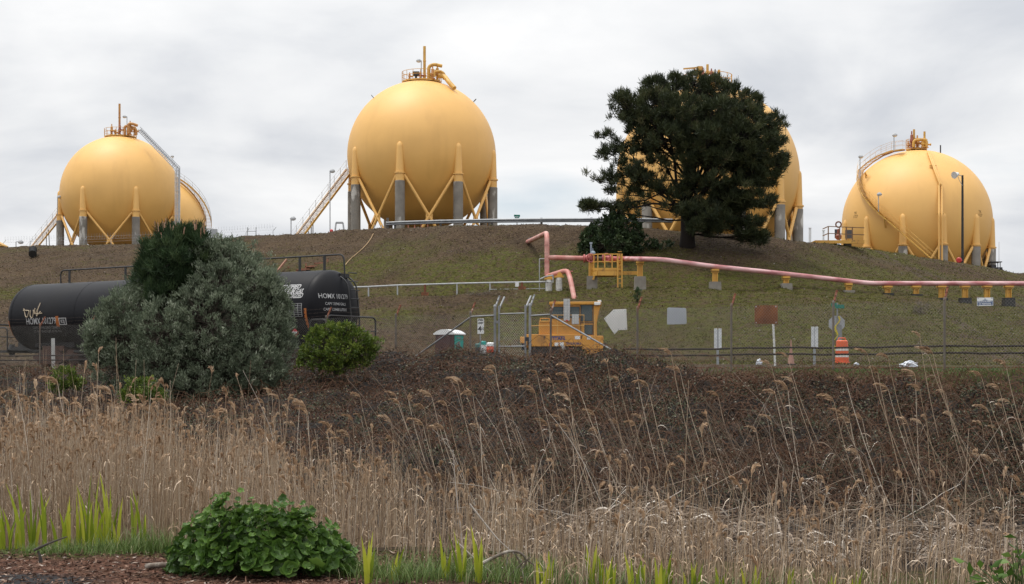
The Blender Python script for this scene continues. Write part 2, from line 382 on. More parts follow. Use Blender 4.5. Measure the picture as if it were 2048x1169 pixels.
# ================================================================ STORAGE SPHERES
YEL1, YEL2 = (.74, .42, .112), (.69, .388, .10)
m_yel = M('yellow_paint', YEL1, YEL2, scale=.35, rough=.55, spec=.75, stain=(.46, .235, .06), sscale=(.7, .7, .05), slo=.55, shi=.85, samt=.26)
m_ytrim = M('yellow_trim_paint', (.62, .36, .075), (.50, .28, .06), scale=1.2, rough=.5, stain=(.22, .11, .04), sscale=(2, 2, .7), slo=.58, shi=.75)
m_conc = M('weathered_concrete', (.17, .155, .135), (.24, .22, .19), scale=.9, rough=.9, bump=.02, stain=(.46, .44, .40), sscale=(.9, .9, .35), slo=.60, shi=.66)
m_conc2 = M('pale_concrete', (.19, .17, .145), (.26, .24, .205), scale=2., rough=.9, bump=.01, stain=(.15, .13, .11), sscale=(2, 2, 1.), slo=.5, shi=.75)
m_galv = M('galvanised_steel', (.42, .43, .44), (.52, .53, .54), scale=6., rough=.45, metal=.5)
m_grey = M('grey_pipe_paint', (.30, .31, .32), (.40, .41, .42), scale=3., rough=.6)
m_redv = M('red_brown_valve', (.22, .06, .035), (.30, .10, .055), scale=5., rough=.55)
m_rustp = M('rusty_orange_pipe', (.40, .17, .06), (.50, .27, .08), scale=3., rough=.6)
m_dark = M('dark_metal', (.02, .02, .022), (.035, .033, .033), scale=5., rough=.5)
m_white = M('white_enamel', (.74, .75, .75), (.66, .67, .67), scale=3., rough=.5)
m_lamp = M('lamp_glass', (.70, .72, .74), (.6, .62, .64), scale=3., rough=.25)
def sph_point(C, Rr, x, y):
    """point on a sphere of radius Rr round C on the sight line of a photo point (or the nearest limb point)"""
    o = V((0, 0, EZ)); d = (at(x, y, 100)-o).normalized(); oc = o-C; b = oc.dot(d); c = oc.dot(oc)-Rr*Rr; D = b*b-c
    if D > 0: return o+d*(-b-math.sqrt(D))
    p = o+d*(-b); return C+(p-C).normalized()*Rr
def lamp_post(name, base, h, label, parent=None, arm=(-.5, 0), group=None):
    t = thing(name, base, label, 'lamp post', group) if not parent else parent
    b = V(base); mb = MB(); mb.tube([b-V((0,0,.3 if not parent else 0)), b+V((0,0,h)), b+V((arm[0]*.6, arm[1], h+.06)), b+V((arm[0], arm[1], h+.02))], [.06, .05, .045, .04], 8)
    mb.build('pole' if not parent else 'lamp_pole', m_grey, t, True)
    l = MB(); l.lathe([(.05, .22), (.16, .18), (.30, .02), (.31, -.05)], b+V((arm[0], arm[1], h-.02)), 12); l.build('lamp_head', m_grey, t, True)
    l2 = MB(); l2.lathe([(.29, -.06), (.24, -.16), (.08, -.21)], b+V((arm[0], arm[1], h-.02)), 12); l2.build('lamp_lens', m_lamp, t, True)
    return t
def stair_flight(t, pts, side, wd, rail_h=1.0, step=.26, name='staircase', rails=(1,), sh=.26, rr=.026, rmat=None):
    """treads, two stringers and hand rails along a 3-D path; side(p) gives the sideways direction"""
    pts = [V(p) for p in pts]; seg = [0]
    for a, b in zip(pts, pts[1:]): seg.append(seg[-1]+(b-a).length)
    def ev(s):
        for i in range(len(pts)-1):
            if s <= seg[i+1] or i == len(pts)-2: return pts[i].lerp(pts[i+1], (s-seg[i])/max(seg[i+1]-seg[i], 1e-6))
    tot = seg[-1]; n = max(int(tot/step), 2); S = [side(p).normalized() for p in pts]
    mb = MB()
    for i in range(n):
        p = ev(tot*(i+.5)/n); q = ev(min(tot*(i+.6)/n, tot)); s = side(p).normalized(); d = (q-p); d.z = 0
        if d.length < 1e-5: continue
        d.normalize(); hh = V((s.x, s.y, 0)).normalized() if abs(s.z) < .95 else V((1,0,0))
        mb.bar(p-hh*wd/2, p+hh*wd/2, .25, .035, up=(0,0,1))
    st = mb.build(name, m_ytrim, t)
    for k in (-1, 1):
        m2 = MB()
        for i in range(len(pts)-1): m2.bar(pts[i]+S[i]*k*wd/2-V((0,0,.05)), pts[i+1]+S[i+1]*k*wd/2-V((0,0,.05)), .06, sh)
        m2.build('stringer', m_ytrim, st)
    for k in rails:
        m3 = MB()
        for hgt in (rail_h, rail_h*.52): m3.tube([p+s*k*wd/2+V((0,0,hgt)) for p, s in zip(pts, S)], rr, 6)
        nn = max(int(tot/1.5), 1)
        for i in range(nn+1):
            p = ev(tot*i/nn); s = side(p).normalized()*k*wd/2; m3.tube([p+s, p+s+V((0,0,rail_h))], rr, 6)
        m3.build('handrail', rmat or m_galv, st)
    return st
def sphere_tank(C, Rr, zbase, az0, nlegs, label, conc_top=-3.95, collar=-3.1, leg_r=.5, plat_r=2.3, leg_top=0.):
    C = V(C); t = thing('storage_sphere', (C.x, C.y, zbase), label, 'storage tank', 'yellow spherical storage tanks on the hill')
    me = bpy.data.meshes.new('shell'); bm = bmesh.new(); bmesh.ops.create_uvsphere(bm, u_segments=128, v_segments=64, radius=Rr); bm.to_mesh(me); bm.free()
    me.transform(Matrix.Translation(C-V((C.x, C.y, zbase)))); me.attributes.new('tint', 'FLOAT', 'POINT')
    sh = link('shell', me, m_yel, t, True)
    pos = []
    for k in range(nlegs):
        a = R(az0+360/nlegs*k)-math.atan2(C.x, C.y); dx, dy = math.sin(a), -math.cos(a); b = V((C.x+dx*Rr*.985, C.y+dy*Rr*.985, 0)); pos.append(b)
        r = leg_r; z = C.z; m = MB()
        m.lathe([(r, conc_top), (r, collar-.05), (r*1.22, collar-.05), (r*1.22, collar+.1), (r*.96, collar+.1), (r*.78, leg_top-.15), (r*.70, leg_top+.12), (r*.45, leg_top+.32), (.06, leg_top+.40)], (b.x, b.y, z), 20)
        lg = m.build('leg', m_yel, t, True, angle=30)
        m = MB(); zb = gz(b.x, b.y)-.3
        m.lathe([(r*1.1, zb-z), (r*1.1, conc_top-.05), (r*1.04, conc_top)], (b.x, b.y, z), 20); m.build('concrete_pier', m_conc, lg, True, angle=30)
    for k in range(nlegs):
        a, b = pos[k], pos[(k+1) % nlegs]; d = (b-a).normalized(); zt, zb = C.z+collar-.15, zbase+.5
        for p, q in ((a, b), (b, a)):
            e_ = (q-p).normalized(); m = MB(); m.tube([V((p.x, p.y, zt))+e_*leg_r*.9, V((q.x, q.y, zb))-e_*leg_r*.9], .17, 8); m.build('brace', m_yel, t, True)
        g_ = (a+b)/2; m = MB(); m.box((g_.x, g_.y, (zt+zb)/2), (.75, .12, .6), Matrix.Rotation(math.atan2(d.y, d.x), 3, 'Z')); m.build('gusset', m_yel, t)
    # top platform and railing
    zt = C.z+math.sqrt(Rr*Rr-plat_r*plat_r)+.12
    m = MB(); m.lathe([(plat_r, 0), (plat_r, .16), (.3, .18)], (C.x, C.y, zt), 40); 
    for k in range(10):
        a = 2*math.pi*k/10; m.bar((C.x+math.cos(a)*plat_r*.9, C.y+math.sin(a)*plat_r*.9, zt-.4), (C.x+math.cos(a)*plat_r*.9, C.y+math.sin(a)*plat_r*.9, zt), .1)
    m.build('top_platform', m_ytrim, t)
    m = MB()
    for h in (.58, 1.08): m.tube([(C.x+math.cos(2*math.pi*k/40)*plat_r, C.y+math.sin(2*math.pi*k/40)*plat_r, zt+.16+h) for k in range(40)], .03, 6, closed=True)
    for k in range(16):
        a = 2*math.pi*k/16; m.tube([(C.x+math.cos(a)*plat_r, C.y+math.sin(a)*plat_r, zt+.1), (C.x+math.cos(a)*plat_r, C.y+math.sin(a)*plat_r, zt+1.24)], .03, 6)
    m.build('platform_railing', m_ytrim, t)
    t['zt'] = zt+.16; del t['zt']
    return t, C, zt+.16
def valve(t, p, h, mat, r=.18, name='relief_valve'):
    m = MB(); p = V(p)
    m.lathe([(r*1.3, 0), (r*1.3, .08), (r*.7, .1), (r*.7, h*.3), (r*1.25, h*.33), (r*1.25, h*.42), (r*.9, h*.5), (r*.8, h*.75), (r*.4, h*.8), (r*.35, h), (r*.05, h+.02)], p, 12)
    m.tube([p+V((0,0,h*.38)), p+V((r*2.6, 0, h*.38))], r*.65, 10); m.lathe([(r, 0), (r, .07)], p+V((r*2.6, 0, h*.38)), 10, axis=(1,0,0))
    return m.build(name, mat, t, True, angle=35)
def vent_stack(t, p, h, r, mat, name='vent_stack'):
    m = MB(); m.tube([V(p), V(p)+V((0,0,h))], r, 12); m.lathe([(r*1.5, 0), (r*1.5, .1)], V(p)+V((0,0,.5)), 12); m.lathe([(r*1.15, 0), (r*1.15, .12)], V(p)+V((0,0,h*.55)), 12); return m.build(name, mat, t, True, angle=35)
def pipe(t, pts, r, mat, name, rad=.4, n=12): 
    m = MB(); m.tube(arc_path(pts, rad), r, n); return m.build(name, mat, t, True, angle=45)

# --- tank in the middle
t, C, zt = sphere_tank(at(843.5, 312, 175), 8.65, 12.3+EZ, -16.5, 8, 'yellow spherical tank in the middle with a straight stair on its left')
def cxy(x, y, Y): return at(x, y, Y)
vent_stack(t, at(849, 161, 174.5), 3.95, .16, m_ytrim)
mb = MB(); p = V((at(832, 160, 174).x, 174, zt)); mb.box(p+V((0,0,.75)), (.8, .5, .5), bev=.05); mb.box(p+V((0,0,.25)), (.25, .25, .5)); mb.build('instrument_box', m_dark, t)
pipe(t, [(at(858,0,174).x, 173.5, zt), (at(858,0,174).x, 173.5, zt+1.5), (at(868,0,174).x, 173.5, zt+1.75), (at(884,0,174).x, 173.8, zt+1.6)], .2, m_ytrim, 'vent_pipe', .5)
pipe(t, [(at(864,0,174).x, 174.4, zt), (at(864,0,174).x, 174.4, zt+1.), (at(876,0,174).x, 174.4, zt+1.15), (at(888,0,174).x, 174.6, zt+.9), (at(888,0,174).x, 174.6, zt+.2)], .2, m_ytrim, 'vent_pipe', .4)
pipe(t, [(at(870,0,174).x, 173., zt+.2), (at(870,0,174).x, 173., zt+.8), (at(884,0,174).x, 173, zt+.85)], .13, m_ytrim, 'vent_pipe', .2)
valve(t, (at(866,0,174).x, 173.2, zt), 1.5, m_rustp, .2); valve(t, (at(874,0,174).x, 174.8, zt+.1), 1.9, m_ytrim, .22); valve(t, (at(842,0,174).x, 173., zt), .9, m_redv, .15); valve(t, (at(820,0,174).x, 173.4, zt), .8, m_rustp, .13)
mb = MB(); mb.lathe([(.1, 0), (.34, .02), (.34, .16), (.12, .22)], (at(872,0,174).x, 174.2, zt+1.75), 14); mb.build('hand_wheel', m_dark, t, True)
pipe(t, [at(876,152,173.5), at(889,153,173), at(898,165,172), at(909,177,171.4)], .26, m_ytrim, 'sloping_drain_pipe', .3)
lamp_post('', (at(843,0,174).x, 173.6, zt), 2.2, '', t, (-.3, 0))
for x, y, s in ((748, 195, -1), (948, 201, 1)):
    p = sph_point(C, 8.65, x, y+2); mb = MB(); nn = (p-C).normalized(); u = V((0,1,0)); mb.tube(arc_path([p-u*.2, p-u*.2+nn*.45, p+u*.2+nn*.45, p+u*.2], .1), .03, 6); mb.build('lifting_lug', m_dark, t)
# straight stair on the left
a, b = at(603, 467, 168), at(700, 338, 177); a.z = gz(a.x, a.y)+.1
a = at(600, 470, 168); dirh = V((b.x-a.x, b.y-a.y, 0)).normalized(); sd = V((dirh.y, -dirh.x, 0))
lo_ = a-(b-a)*.12
stair_flight(t, [lo_, b], lambda p: sd, 1.05, 1.05, .27, rails=(-1, 1))
mb = MB()
for f in (.3, .33): p = lo_.lerp(b, f); mb.bar((p.x, p.y, gz(p.x, p.y)-.2), p-V((0,0,.1)), .1)
p, q = lo_.lerp(b, .22), lo_.lerp(b, .32); mb.bar((q.x+.5, q.y, gz(q.x, q.y)), p, .08); mb.build('stair_support', m_grey, t)

# --- tank on the left
t, C, zt = sphere_tank(at(241, 391, 220), 8.6, 14.2+EZ, -37, 7, 'nearer of two left yellow spherical tanks, grey ladder tray down its right side')
x0 = at(241,0,219).x; cx_ = lambda x: at(x,0,219).x
vent_stack(t, (cx_(240.5), 218.6, zt), 4.6, .16, m_rustp)
for x, h, mt in ((226, 1.6, m_rustp), (243, 1.8, m_redv), (257, 1.7, m_rustp), (264, 2., m_rustp), (271, 1.6, m_ytrim), (233, .9, m_rustp)): valve(t, (cx_(x), 218.6+random.uniform(-.8, .8), zt), h, mt, .2)
pipe(t, [(cx_(253), 218, zt), (cx_(253), 218, zt+1.2), (cx_(260), 218, zt+1.3), (cx_(275), 218.2, zt+.9), (cx_(275), 218.2, zt)], .2, m_rustp, 'vent_pipe')
pipe(t, [(cx_(262), 217.6, zt+.1), (cx_(262), 217.6, zt+1.6), (cx_(272), 217.8, zt+1.5), (cx_(279), 218, zt+1.3)], .2, m_rustp, 'vent_pipe')
lamp_post('', (cx_(254), 219, zt), 2.8, '', t, (-.35, 0))
P = [at(279, 259, 216), at(355, 337, 213.5), at(355, 500, 213.5)]; P[2].z = gz(P[2].x, P[2].y)
mb = MB(); sx = V((1,0,0))
for k in (-1, 1):
    off = V((k*.33, 0, k*.18)); mb.bar(P[0]+V((k*.1, 0, k*.33)), P[1]+off, .1, .1); mb.bar(P[1]+off, P[2]+V((k*.33, 0, 0)), .1, .1)
for a, b, n in ((P[0], P[1], 24), (P[1], P[2], 26)):
    for i in range(n):
        p = a.lerp(b, (i+.5)/n); d = (b-a).normalized(); s = d.cross(V((0,1,0))).normalized(); mb.bar(p-s*.34, p+s*.34, .05, .05)
ld = mb.build('cable_ladder', m_galv, t)
mb = MB()
for k in (-.15, .05, .2): mb.tube([P[0]+V((k, .08, 0)), P[1]+V((k, .08, 0)), P[2]+V((k, .08, 0))], .07, 6)
mb.build('conduit', m_galv, ld)
a, b = at(62, 502, 214), at(122, 428, 221); dirh = V((b.x-a.x, b.y-a.y, 0)).normalized(); sd = V((dirh.y, -dirh.x, 0)); lo_ = a-(b-a)*.1
stair_flight(t, [lo_, b], lambda p: sd, 1.1, 1.05, .27, rails=(-1, 1))
mb = MB()
for f in (.55, .62): p = lo_.lerp(b, f); mb.bar((p.x+.3*(f > .6), p.y, gz(p.x, p.y)-.2), p-V((0,0,.1)), .1)
mb.build('stair_support', m_grey, t)
lamp_post('', (at(115,0,216).x, 216, at(115, 430, 216).z), 2.6, '', t, (.25, 0))
# --- its neighbour behind
t, C, zt = sphere_tank(at(309, 452, 262), 8.75, 14.+EZ, 11, 8, 'farther left yellow spherical tank, mostly hidden, curved stair over its right side')
path = []
for k in range(15):
    f = k/14; el = R(62-66*f); az = R(62+38*f); rr = 9.35; path.append(C+V((math.sin(az)*math.cos(el), -math.cos(az)*math.cos(el), math.sin(el)))*rr)
stair_flight(t, path, lambda p: V(((p-C).x, (p-C).y, 0)), .9, 1.05, .27, name='curved_staircase', rails=(1, -1))
q = path[0]; lamp_post('', q+V((-.2, 0, 0)), 3.6, '', t, (-.1, 0))
# --- tank behind the pine
t, C, zt = sphere_tank(at(1415, 356, 142), 8.6, 9.+EZ, 20, 12, 'yellow spherical tank almost hidden behind the big dark pine', collar=-3.0, conc_top=-3.25, leg_r=.44)
Y_ = 140.
vent_stack(t, (at(1415,0,Y_).x, Y_, zt), 1.75, .12, m_ytrim); vent_stack(t, (at(1438,0,Y_).x, Y_, zt), 1.25, .12, m_ytrim)
mb = MB(); q = V((at(1401,0,Y_).x, Y_+.6, zt)); mb.box(q+V((0,0,.85)), (.5, .22, 1.7), taper=.9); mb.bar(q+V((.3,0,1.62)), q+V((-1.55, -.2, 1.42)), .14, .12); mb.bar(q+V((0,0,1.1)), q+V((-.6, 0, 1.5)), .08); mb.build('davit_crane', m_ytrim, t)
valve(t, (at(1405,0,Y_).x, Y_-.3, zt), 1.4, m_redv, .17); valve(t, (at(1422,0,Y_).x, Y_-.3, zt), 1.3, m_redv, .17); valve(t, (at(1429,0,Y_).x, Y_-.5, zt), 1.2, m_dark, .13)
pipe(t, [(at(1406,0,Y_).x, Y_, zt), (at(1406,0,Y_).x, Y_, zt+.9), (at(1430,0,Y_).x, Y_, zt+1.), (at(1430,0,Y_).x, Y_, zt+.2)], .14, m_ytrim, 'vent_pipe')
pipe(t, [at(1470,187,139.5), at(1490,188,139.5), at(1500,205,139)], .16, m_ytrim, 'vent_pipe', .3)
pipe(t, [at(1579,291,141), at(1588,300,141), at(1590,322,141), at(1590,480,141)-V((0,0,1.2))], .14, m_ytrim, 'down_pipe', .3)
# --- tank on the right
t, C, zt = sphere_tank(at(1833, 448, 177), 8.62, 8.+EZ, -10, 12, 'yellow spherical tank at the right end of the hill, curved stair across its face', collar=-3.15, conc_top=-3.3, leg_r=.46, plat_r=1.2)
cx_ = lambda x: at(x,0,176).x
for k, (x, h, r_) in enumerate(((1828, 2.15, .13), (1849, 1.9, .13))): vent_stack(t, (cx_(x), 176, zt), h, r_, m_ytrim)
valve(t, (cx_(1822), 175.7, zt), 1.9, m_redv, .2); valve(t, (cx_(1836), 176.3, zt), 1.5, m_rustp, .24); valve(t, (cx_(1843), 175.5, zt), .9, m_ytrim, .2); valve(t, (cx_(1854), 176, zt), 1., m_ytrim, .15); valve(t, (cx_(1817), 176, zt), .8, m_rustp, .15)
pipe(t, [(cx_(1824), 175.4, zt), (cx_(1824), 175.4, zt+.8), (cx_(1850), 175.4, zt+.9), (cx_(1850), 175.4, zt)], .15, m_ytrim, 'vent_pipe')
PX = [(1808,299),(1785,302),(1760,308),(1738,322),(1722,340),(1718,358),(1722,378),(1730,394),(1744,412),(1760,428),(1776,441)]
path = [sph_point(C, 8.62+.5, x, y) for x, y in PX]; e_ = path[-1]; b_ = at(1871, 526, 164.5); b_.z = max(b_.z, gz(b_.x, b_.y)-.6)
for k in range(1, 7): path.append(e_.lerp(b_, k/6))
def sdv(p):
    d = p-C; d = V((d.x, d.y, 0)); 
    return d if d.length > .5 else V((-1, 0, 0))
stair_flight(t, path, sdv, .62, 1.0, .27, name='curved_staircase', rails=(1, -1), sh=.14, rr=.013, rmat=m_ytrim)
mb = MB()
for x, y in ((1768, 434), (1730, 345)):
    p = sph_point(C, 8.62, x+3, y+6); q = sph_point(C, 9.2, x, y); mb.bar(p, q, .12); mb.bar(p-V((0,0,.9)), q, .1)
mb.build('stair_bracket', m_ytrim, t)
for dx in (-3, 3):
    pts = [sph_point(C, 8.62+.2, 1857+dx*.5, 303+k*2) for k in (0,)]+[sph_point(C, 8.62+.22, 1857+dx*.5+24*k/6, 303+66*k/6) for k in range(1, 7)]
    q = pts[-1]; pts += [V((q.x, q.y-3.2, q.z-1.4)) if False else sph_point(C, 8.62+.25, 1881+dx, 392)]
    q = pts[-1]; Yb = C.y-8.62-1.0
    pts = pts[:-1]+[at(1881+dx, 372, min(pts[-2].y, Yb+2.)), at(1881+dx, 430, Yb), at(1881+dx, 430, Yb)-V((0,0,7.5))]
    pipe(t, pts, .11, m_yel, 'down_pipe', .3)
mb = MB()
for y in (332, 428, 480): p = at(1881, y, C.y-9.4) if y > 400 else sph_point(C, 8.8, 1866, y); mb.box(p, (.75, .2, .12))
mb.build('pipe_clamp', m_ytrim, t)
for x, y, ht in ((1720, 358, 2.6), (1788, 303, 1.9), (1757, 424, 2.0)):
    p = sph_point(C, 9.3, x, y); lamp_post('', p, ht, '', t, (.1, 0))
mb = MB(); p = sph_point(C, 8.62, 1881, 306); mb.bar(p, p+V((0,0,.9)), .12); mb.build('lifting_lug', m_dark, t)
m_sten = M('stencil_paint', (.16, .09, .03), (.13, .07, .03), rough=.7)
def sph_text(x, y):
    p = sph_point(C, 8.62, x, y); nn = (p-C).normalized(); ex = V((0,0,1)).cross(nn).normalized(); ey = nn.cross(ex)
    return lambda a, b: C+(p+ex*a+ey*b-C).normalized()*(8.62+.012)
lettering('TK', .45, sph_text(1711, 427), m_sten, t); lettering('1727', .45, sph_text(1711, 434), m_sten, t)
lettering('TK', .45, sph_text(1960, 424), m_sten, t); lettering('1727', .45, sph_text(1960, 431), m_sten, t)
# ================================================================ ON THE HILL
m_pink = M('faded_red_pipe', (.50, .20, .165), (.40, .145, .12), scale=1.1, rough=.5, stain=(.58, .34, .29), sscale=(.8, .8, 1.4), slo=.45, shi=.68)
m_pinkr = M('pink_pipe_bleached', (.44, .165, .165), (.34, .115, .125), scale=1.3, rough=.5, stain=(.66, .42, .42), sscale=(.35, 1.5, 2.5), slo=.40, shi=.62)
m_rust = M('rusty_steel', (.20, .07, .03), (.11, .045, .025), scale=7., rough=.85, bump=.006, stain=(.30, .13, .06), sscale=(6,6,3), slo=.55, shi=.7)
m_wood = M('red_brown_timber', (.20, .085, .05), (.28, .14, .09), scale=5., rough=.8)
m_blk = M('black_pipe', (.012, .012, .013), (.022, .021, .02), scale=4., rough=.6)
m_red = M('red_paint', (.50, .03, .03), (.42, .025, .025), scale=4., rough=.4)
def crest(x): 
    Y = float(np.interp(x, TX, T_['cy'])); return Y
# --- guardrail along the crest
def build_guardrail():
    key = [(772, 448, 125.5), (800, 446.5, 125), (881, 444, 123.5), (984, 442, 121.5), (1083, 441, 120), (1180, 440.5, 119.5), (1283, 441, 119), (1345, 442, 119)]
    t = thing('guardrail', gp(772, 125.5), 'galvanised steel guardrail along the crest of the hill beside the middle tank', 'guardrail')
    prof = [(-.06, -.155), (.02, -.10), (.02, -.06), (-.06, -.02), (-.06, .02), (.02, .06), (.02, .10), (-.06, .155), (-.03, .165), (.05, .11), (.05, .05), (-.03, .0), (.05, -.05), (.05, -.11), (-.03, -.165)]
    m = MB(); vs = []
    for x, y, Y in key: c = at(x, y, Y); vs += [c+V((0, -a, b)) for a, b in prof]
    k = len(prof); m.add(vs, [(i*k+j, i*k+(j+1) % k, (i+1)*k+(j+1) % k, (i+1)*k+j) for i in range(len(key)-1) for j in range(k)])
    m.build('beam', M('guardrail_zinc', (.27, .275, .28), (.20, .205, .21), scale=2., rough=.45, metal=.6), t, angle=20)
    for x, Y in ((775, 125.6), (790, 125.4), (881, 123.8), (984, 121.8), (1083, 120.3), (1183, 119.8), (1283, 119.3)):
        m = MB(); yb = np.interp(x, [q[0] for q in key], [q[1] for q in key]); c = at(x, yb, Y); g0 = gz(c.x, Y)
        m.box((c.x, Y+.14, (c.z+.2+g0-.4)/2+(.15 if x == 775 else 0)), (.18, .2, c.z+.2-g0+.4+(.3 if x == 775 else 0))); m.build('post', M('guardrail_post', (.09, .085, .08), (.13, .12, .11), rough=.8), t)
build_guardrail()
# --- razor wire fence behind the crest on the left
def build_razor_fence():
    xs = list(range(6, 600, 54)); t = thing('razor_wire_fence', gp(6, crest(6)+7), 'thin razor wire fence on leaning posts along the left crest', 'fence')
    tops = []
    for i, x in enumerate(xs):
        Y = crest(x)+7; yc = np.interp(x, TX, T_['cp']); b = gp(x, Y, -.3); tp = at(x, yc-9, Y); m = MB(); m.tube([b, tp, tp+V((.32, 0, .38))], .026, 6); m.build('post', m_grey, t); tops.append(tp+V((.16, 0, .2)))
    m = MB()
    for dz in (-.35, -.1, .2): m.tube([p+V((0,0,dz)) for p in tops], .006, 3)
    pts = []
    for a, b in zip(tops, tops[1:]):
        for k in range(60):
            f = k/60; an = f*10*2*math.pi; pts.append(a.lerp(b, f)+V((0, math.cos(an)*.33, .2+math.sin(an)*.33)))
    m.tube(pts, .005, 3); m.build('razor_coil', M('razor_steel', (.35, .36, .37), (.3, .3, .31), rough=.5, metal=.4), t)
build_razor_fence()
def sign_board(t, p, wd, h, mat, name='panel', yaw=0., th=.03):
    m = MB(); m.box(p, (wd, th, h), Matrix.Rotation(yaw, 3, 'Z')); return m.build(name, mat, t)
t = thing('control_cabinet', gp(428, 142), 'small grey cabinet on two posts behind the crest, right of the bushy pine', 'cabinet')
p = at(428, 466, 142); m = MB(); m.box(p, (.62, .3, .72), bev=.03); m.build('box', m_grey, t)
for dx in (-.38, .3): m = MB(); q = p+V((dx, .1, 0)); m.tube([(q.x, q.y, gz(q.x, q.y)-.2), (q.x, q.y, p.z+.35*(dx < 0))], .05, 6); m.build('post', m_grey, t)
t = thing('pipe_gate', gp(502, 141), 'thin grey pipe gate frame standing on the crest left of the stair', 'gate')
for x in (495, 512): m = MB(); q = at(x, 455, 141); m.tube([(q.x, 141, gz(q.x, 141)-.2), q], .04, 6); m.build('post', m_grey, t)
m = MB(); m.tube([at(495, 463, 141), at(512, 463, 141)], .03, 6); m.build('crossbar', m_grey, t)
lamp_post('yard_lamp', gp(660, 160), at(660,342,160).z-gp(660,160).z, 'tall thin yard lamp beside the straight yellow stair of the middle tank', arm=(.25, 0))
lamp_post('yard_lamp', gp(582, 150), at(582,437,150).z-gp(582,150).z, 'short yard lamp alone on the crest left of the yellow stair', arm=(.2, 0))
lamp_post('yard_lamp', gp(32, 158), at(32,484,158).z-gp(32,158).z, 'short yard lamp at the far left end of the crest', arm=(.5, 0))
t = thing('shelter', gp(-8, 156), 'yellow roofed shelter cut by the left edge of the photo', 'shelter')
m = MB(); q = at(-8, 492, 156); m.prism([(-1.5, .1), (0, .55), (1.0, 0), (1.0, -.12), (-1.5, -.12)], 1.8, q); m.build('roof', m_ytrim, t)
for dx in (-1., .4): m = MB(); m.bar((q.x+dx, q.y, gz(q.x+dx, q.y)-.2), (q.x+dx, q.y, q.z), .12); m.build('post', m_grey, t)
# --- small gear at the foot of the middle tank
t = thing('trestle_stand', gp(680, 143), 'grey steel trestle stand on the crest at the foot of the yellow stair', 'trestle')
a, b = at(672, 446, 143), at(686, 446, 143); m = MB(); m.bar(a, b, .35, .16); m.build('beam', m_grey, t)
for s, p in ((-1, a), (1, b)):
    m = MB()
    for k in (-.3, .3): e_ = V((p.x+s*.22, p.y+k*1.3, 0)); e_.z = gz(e_.x, e_.y)-.1; m.bar(p, e_, .1)
    m.build('leg', m_grey, t)
t = thing('fire_hydrant', gp(663, 138), 'small red hydrant valve low on the crest beside the trestle stand', 'hydrant')
p = gp(663, 138); m = MB(); m.lathe([(.16, -.1), (.16, .05), (.1, .08), (.1, .45), (.17, .47), (.15, .62), (.04, .7)], p, 12); m.tube([p+V((-.32,0,.34)), p+V((.32,0,.34))], .09, 10); m.build('body', m_red, t, True)
def valve_group(x, Y, label, cat='valve', n=3, wdt=1.6, mat=None, hgt=1.):
    t = thing('pipe_manifold', gp(x, Y), label, cat); p = gp(x, Y); mat = mat or m_redv
    pipe(t, [p+V((-wdt/2, 0, -.2)), p+V((-wdt/2, 0, .45*hgt)), p+V((wdt/2, 0, .45*hgt)), p+V((wdt/2, 0, -.2))], .11, mat, 'header_pipe', .2)
    for k in range(n): valve(t, p+V((-wdt/2+wdt*(k+.5)/n, 0, .45*hgt)), .8*hgt, mat, .11, 'valve')
    m = MB(); m.tube([p+V((0, -.3, .8*hgt+.1*math.sin(a*.0))) + V((math.cos(a)*.22, 0, math.sin(a)*.22)) for a in np.linspace(0, 6.28, 17)[:-1]], .025, 6, closed=True); m.tube([p+V((0,-.3,.8*hgt)), p+V((0,0,.6*hgt))], .03, 6); m.build('hand_wheel', mat, t, True)
valve_group(836, 150, 'red pipe manifold under the middle tank behind the guardrail', n=4, wdt=2.6, hgt=2.1)
valve_group(756, 146, 'grey valve rig with hand wheel under the middle tank left of the guardrail', n=2, wdt=1.4, mat=m_grey, hgt=1.5)
valve_group(1040, 133, 'dark small valve behind the guardrail right of the middle tank', n=1, wdt=.7, mat=m_dark, hgt=.9)
t = thing('street_sign', gp(1034, 126), 'small green sign plate on a post standing behind the guardrail', 'sign'); q = at(1034, 432, 126); m = MB(); m.tube([gp(1034, 126, -.2), q], .04, 6); m.build('post', m_galv, t)
sign_board(t, q, .52, .17, M('green_sign', (.0, .17, .12), (.0, .14, .10), rough=.4), yaw=.25); sign_board(t, q-V((0,0,.16)), .4, .1, MATS['green_sign'], yaw=-.3)
t = thing('covered_barrel', gp(950, 128), 'low pale blue covered drum on the crest under the right leg of the middle tank', 'drum'); m = MB(); m.lathe([(.45, -.3), (.47, .3), (.49, .34), (.4, .48), (.12, .55), (.02, .56)], gp(950, 128, .25), 16); m.build('body', M('pale_blue_plastic', (.35, .48, .62), (.45, .55, .65), rough=.6), t, True)

# --- white rail fence on the bench
def build_rail_fence():
    key = [(560, 579), (640, 577), (737, 574), (795, 571), (850, 569.5), (914, 567.5), (980, 566), (1044, 565), (1092, 564)]
    t = thing('rail_fence', hit(640, 603), 'low white pipe rail fence along the bench on the slope', 'fence'); P_ = []
    for x, y in key: Y = float(np.interp(x, TX, T_['by']))+.6; P_.append(at(x, y, Y))
    m = MB(); m.tube(P_, .055, 8); m.tube([p-V((0,0,.45)) for p in P_[6:]], .025, 6); m.build('rail', M('white_pipe_paint', (.40, .41, .42), (.32, .33, .33), rough=.5), t, True)
    for (x, y), p in zip(key, P_):
        br = x in (850, 1044); m = MB(); m.tube([(p.x, p.y, gz(p.x, p.y)-.3), p], .085 if br else .05, 8)
        if br: m.box((p.x, p.y, gz(p.x, p.y)+.06), (.5, .4, .3))
        m.build('post', m_rust if br else MATS['white_pipe_paint'], t)
    sg = sign_board(t, at(1034, 569.5, P_[7].y-.1), .24, .3, m_white, 'notice_plate')
build_rail_fence()
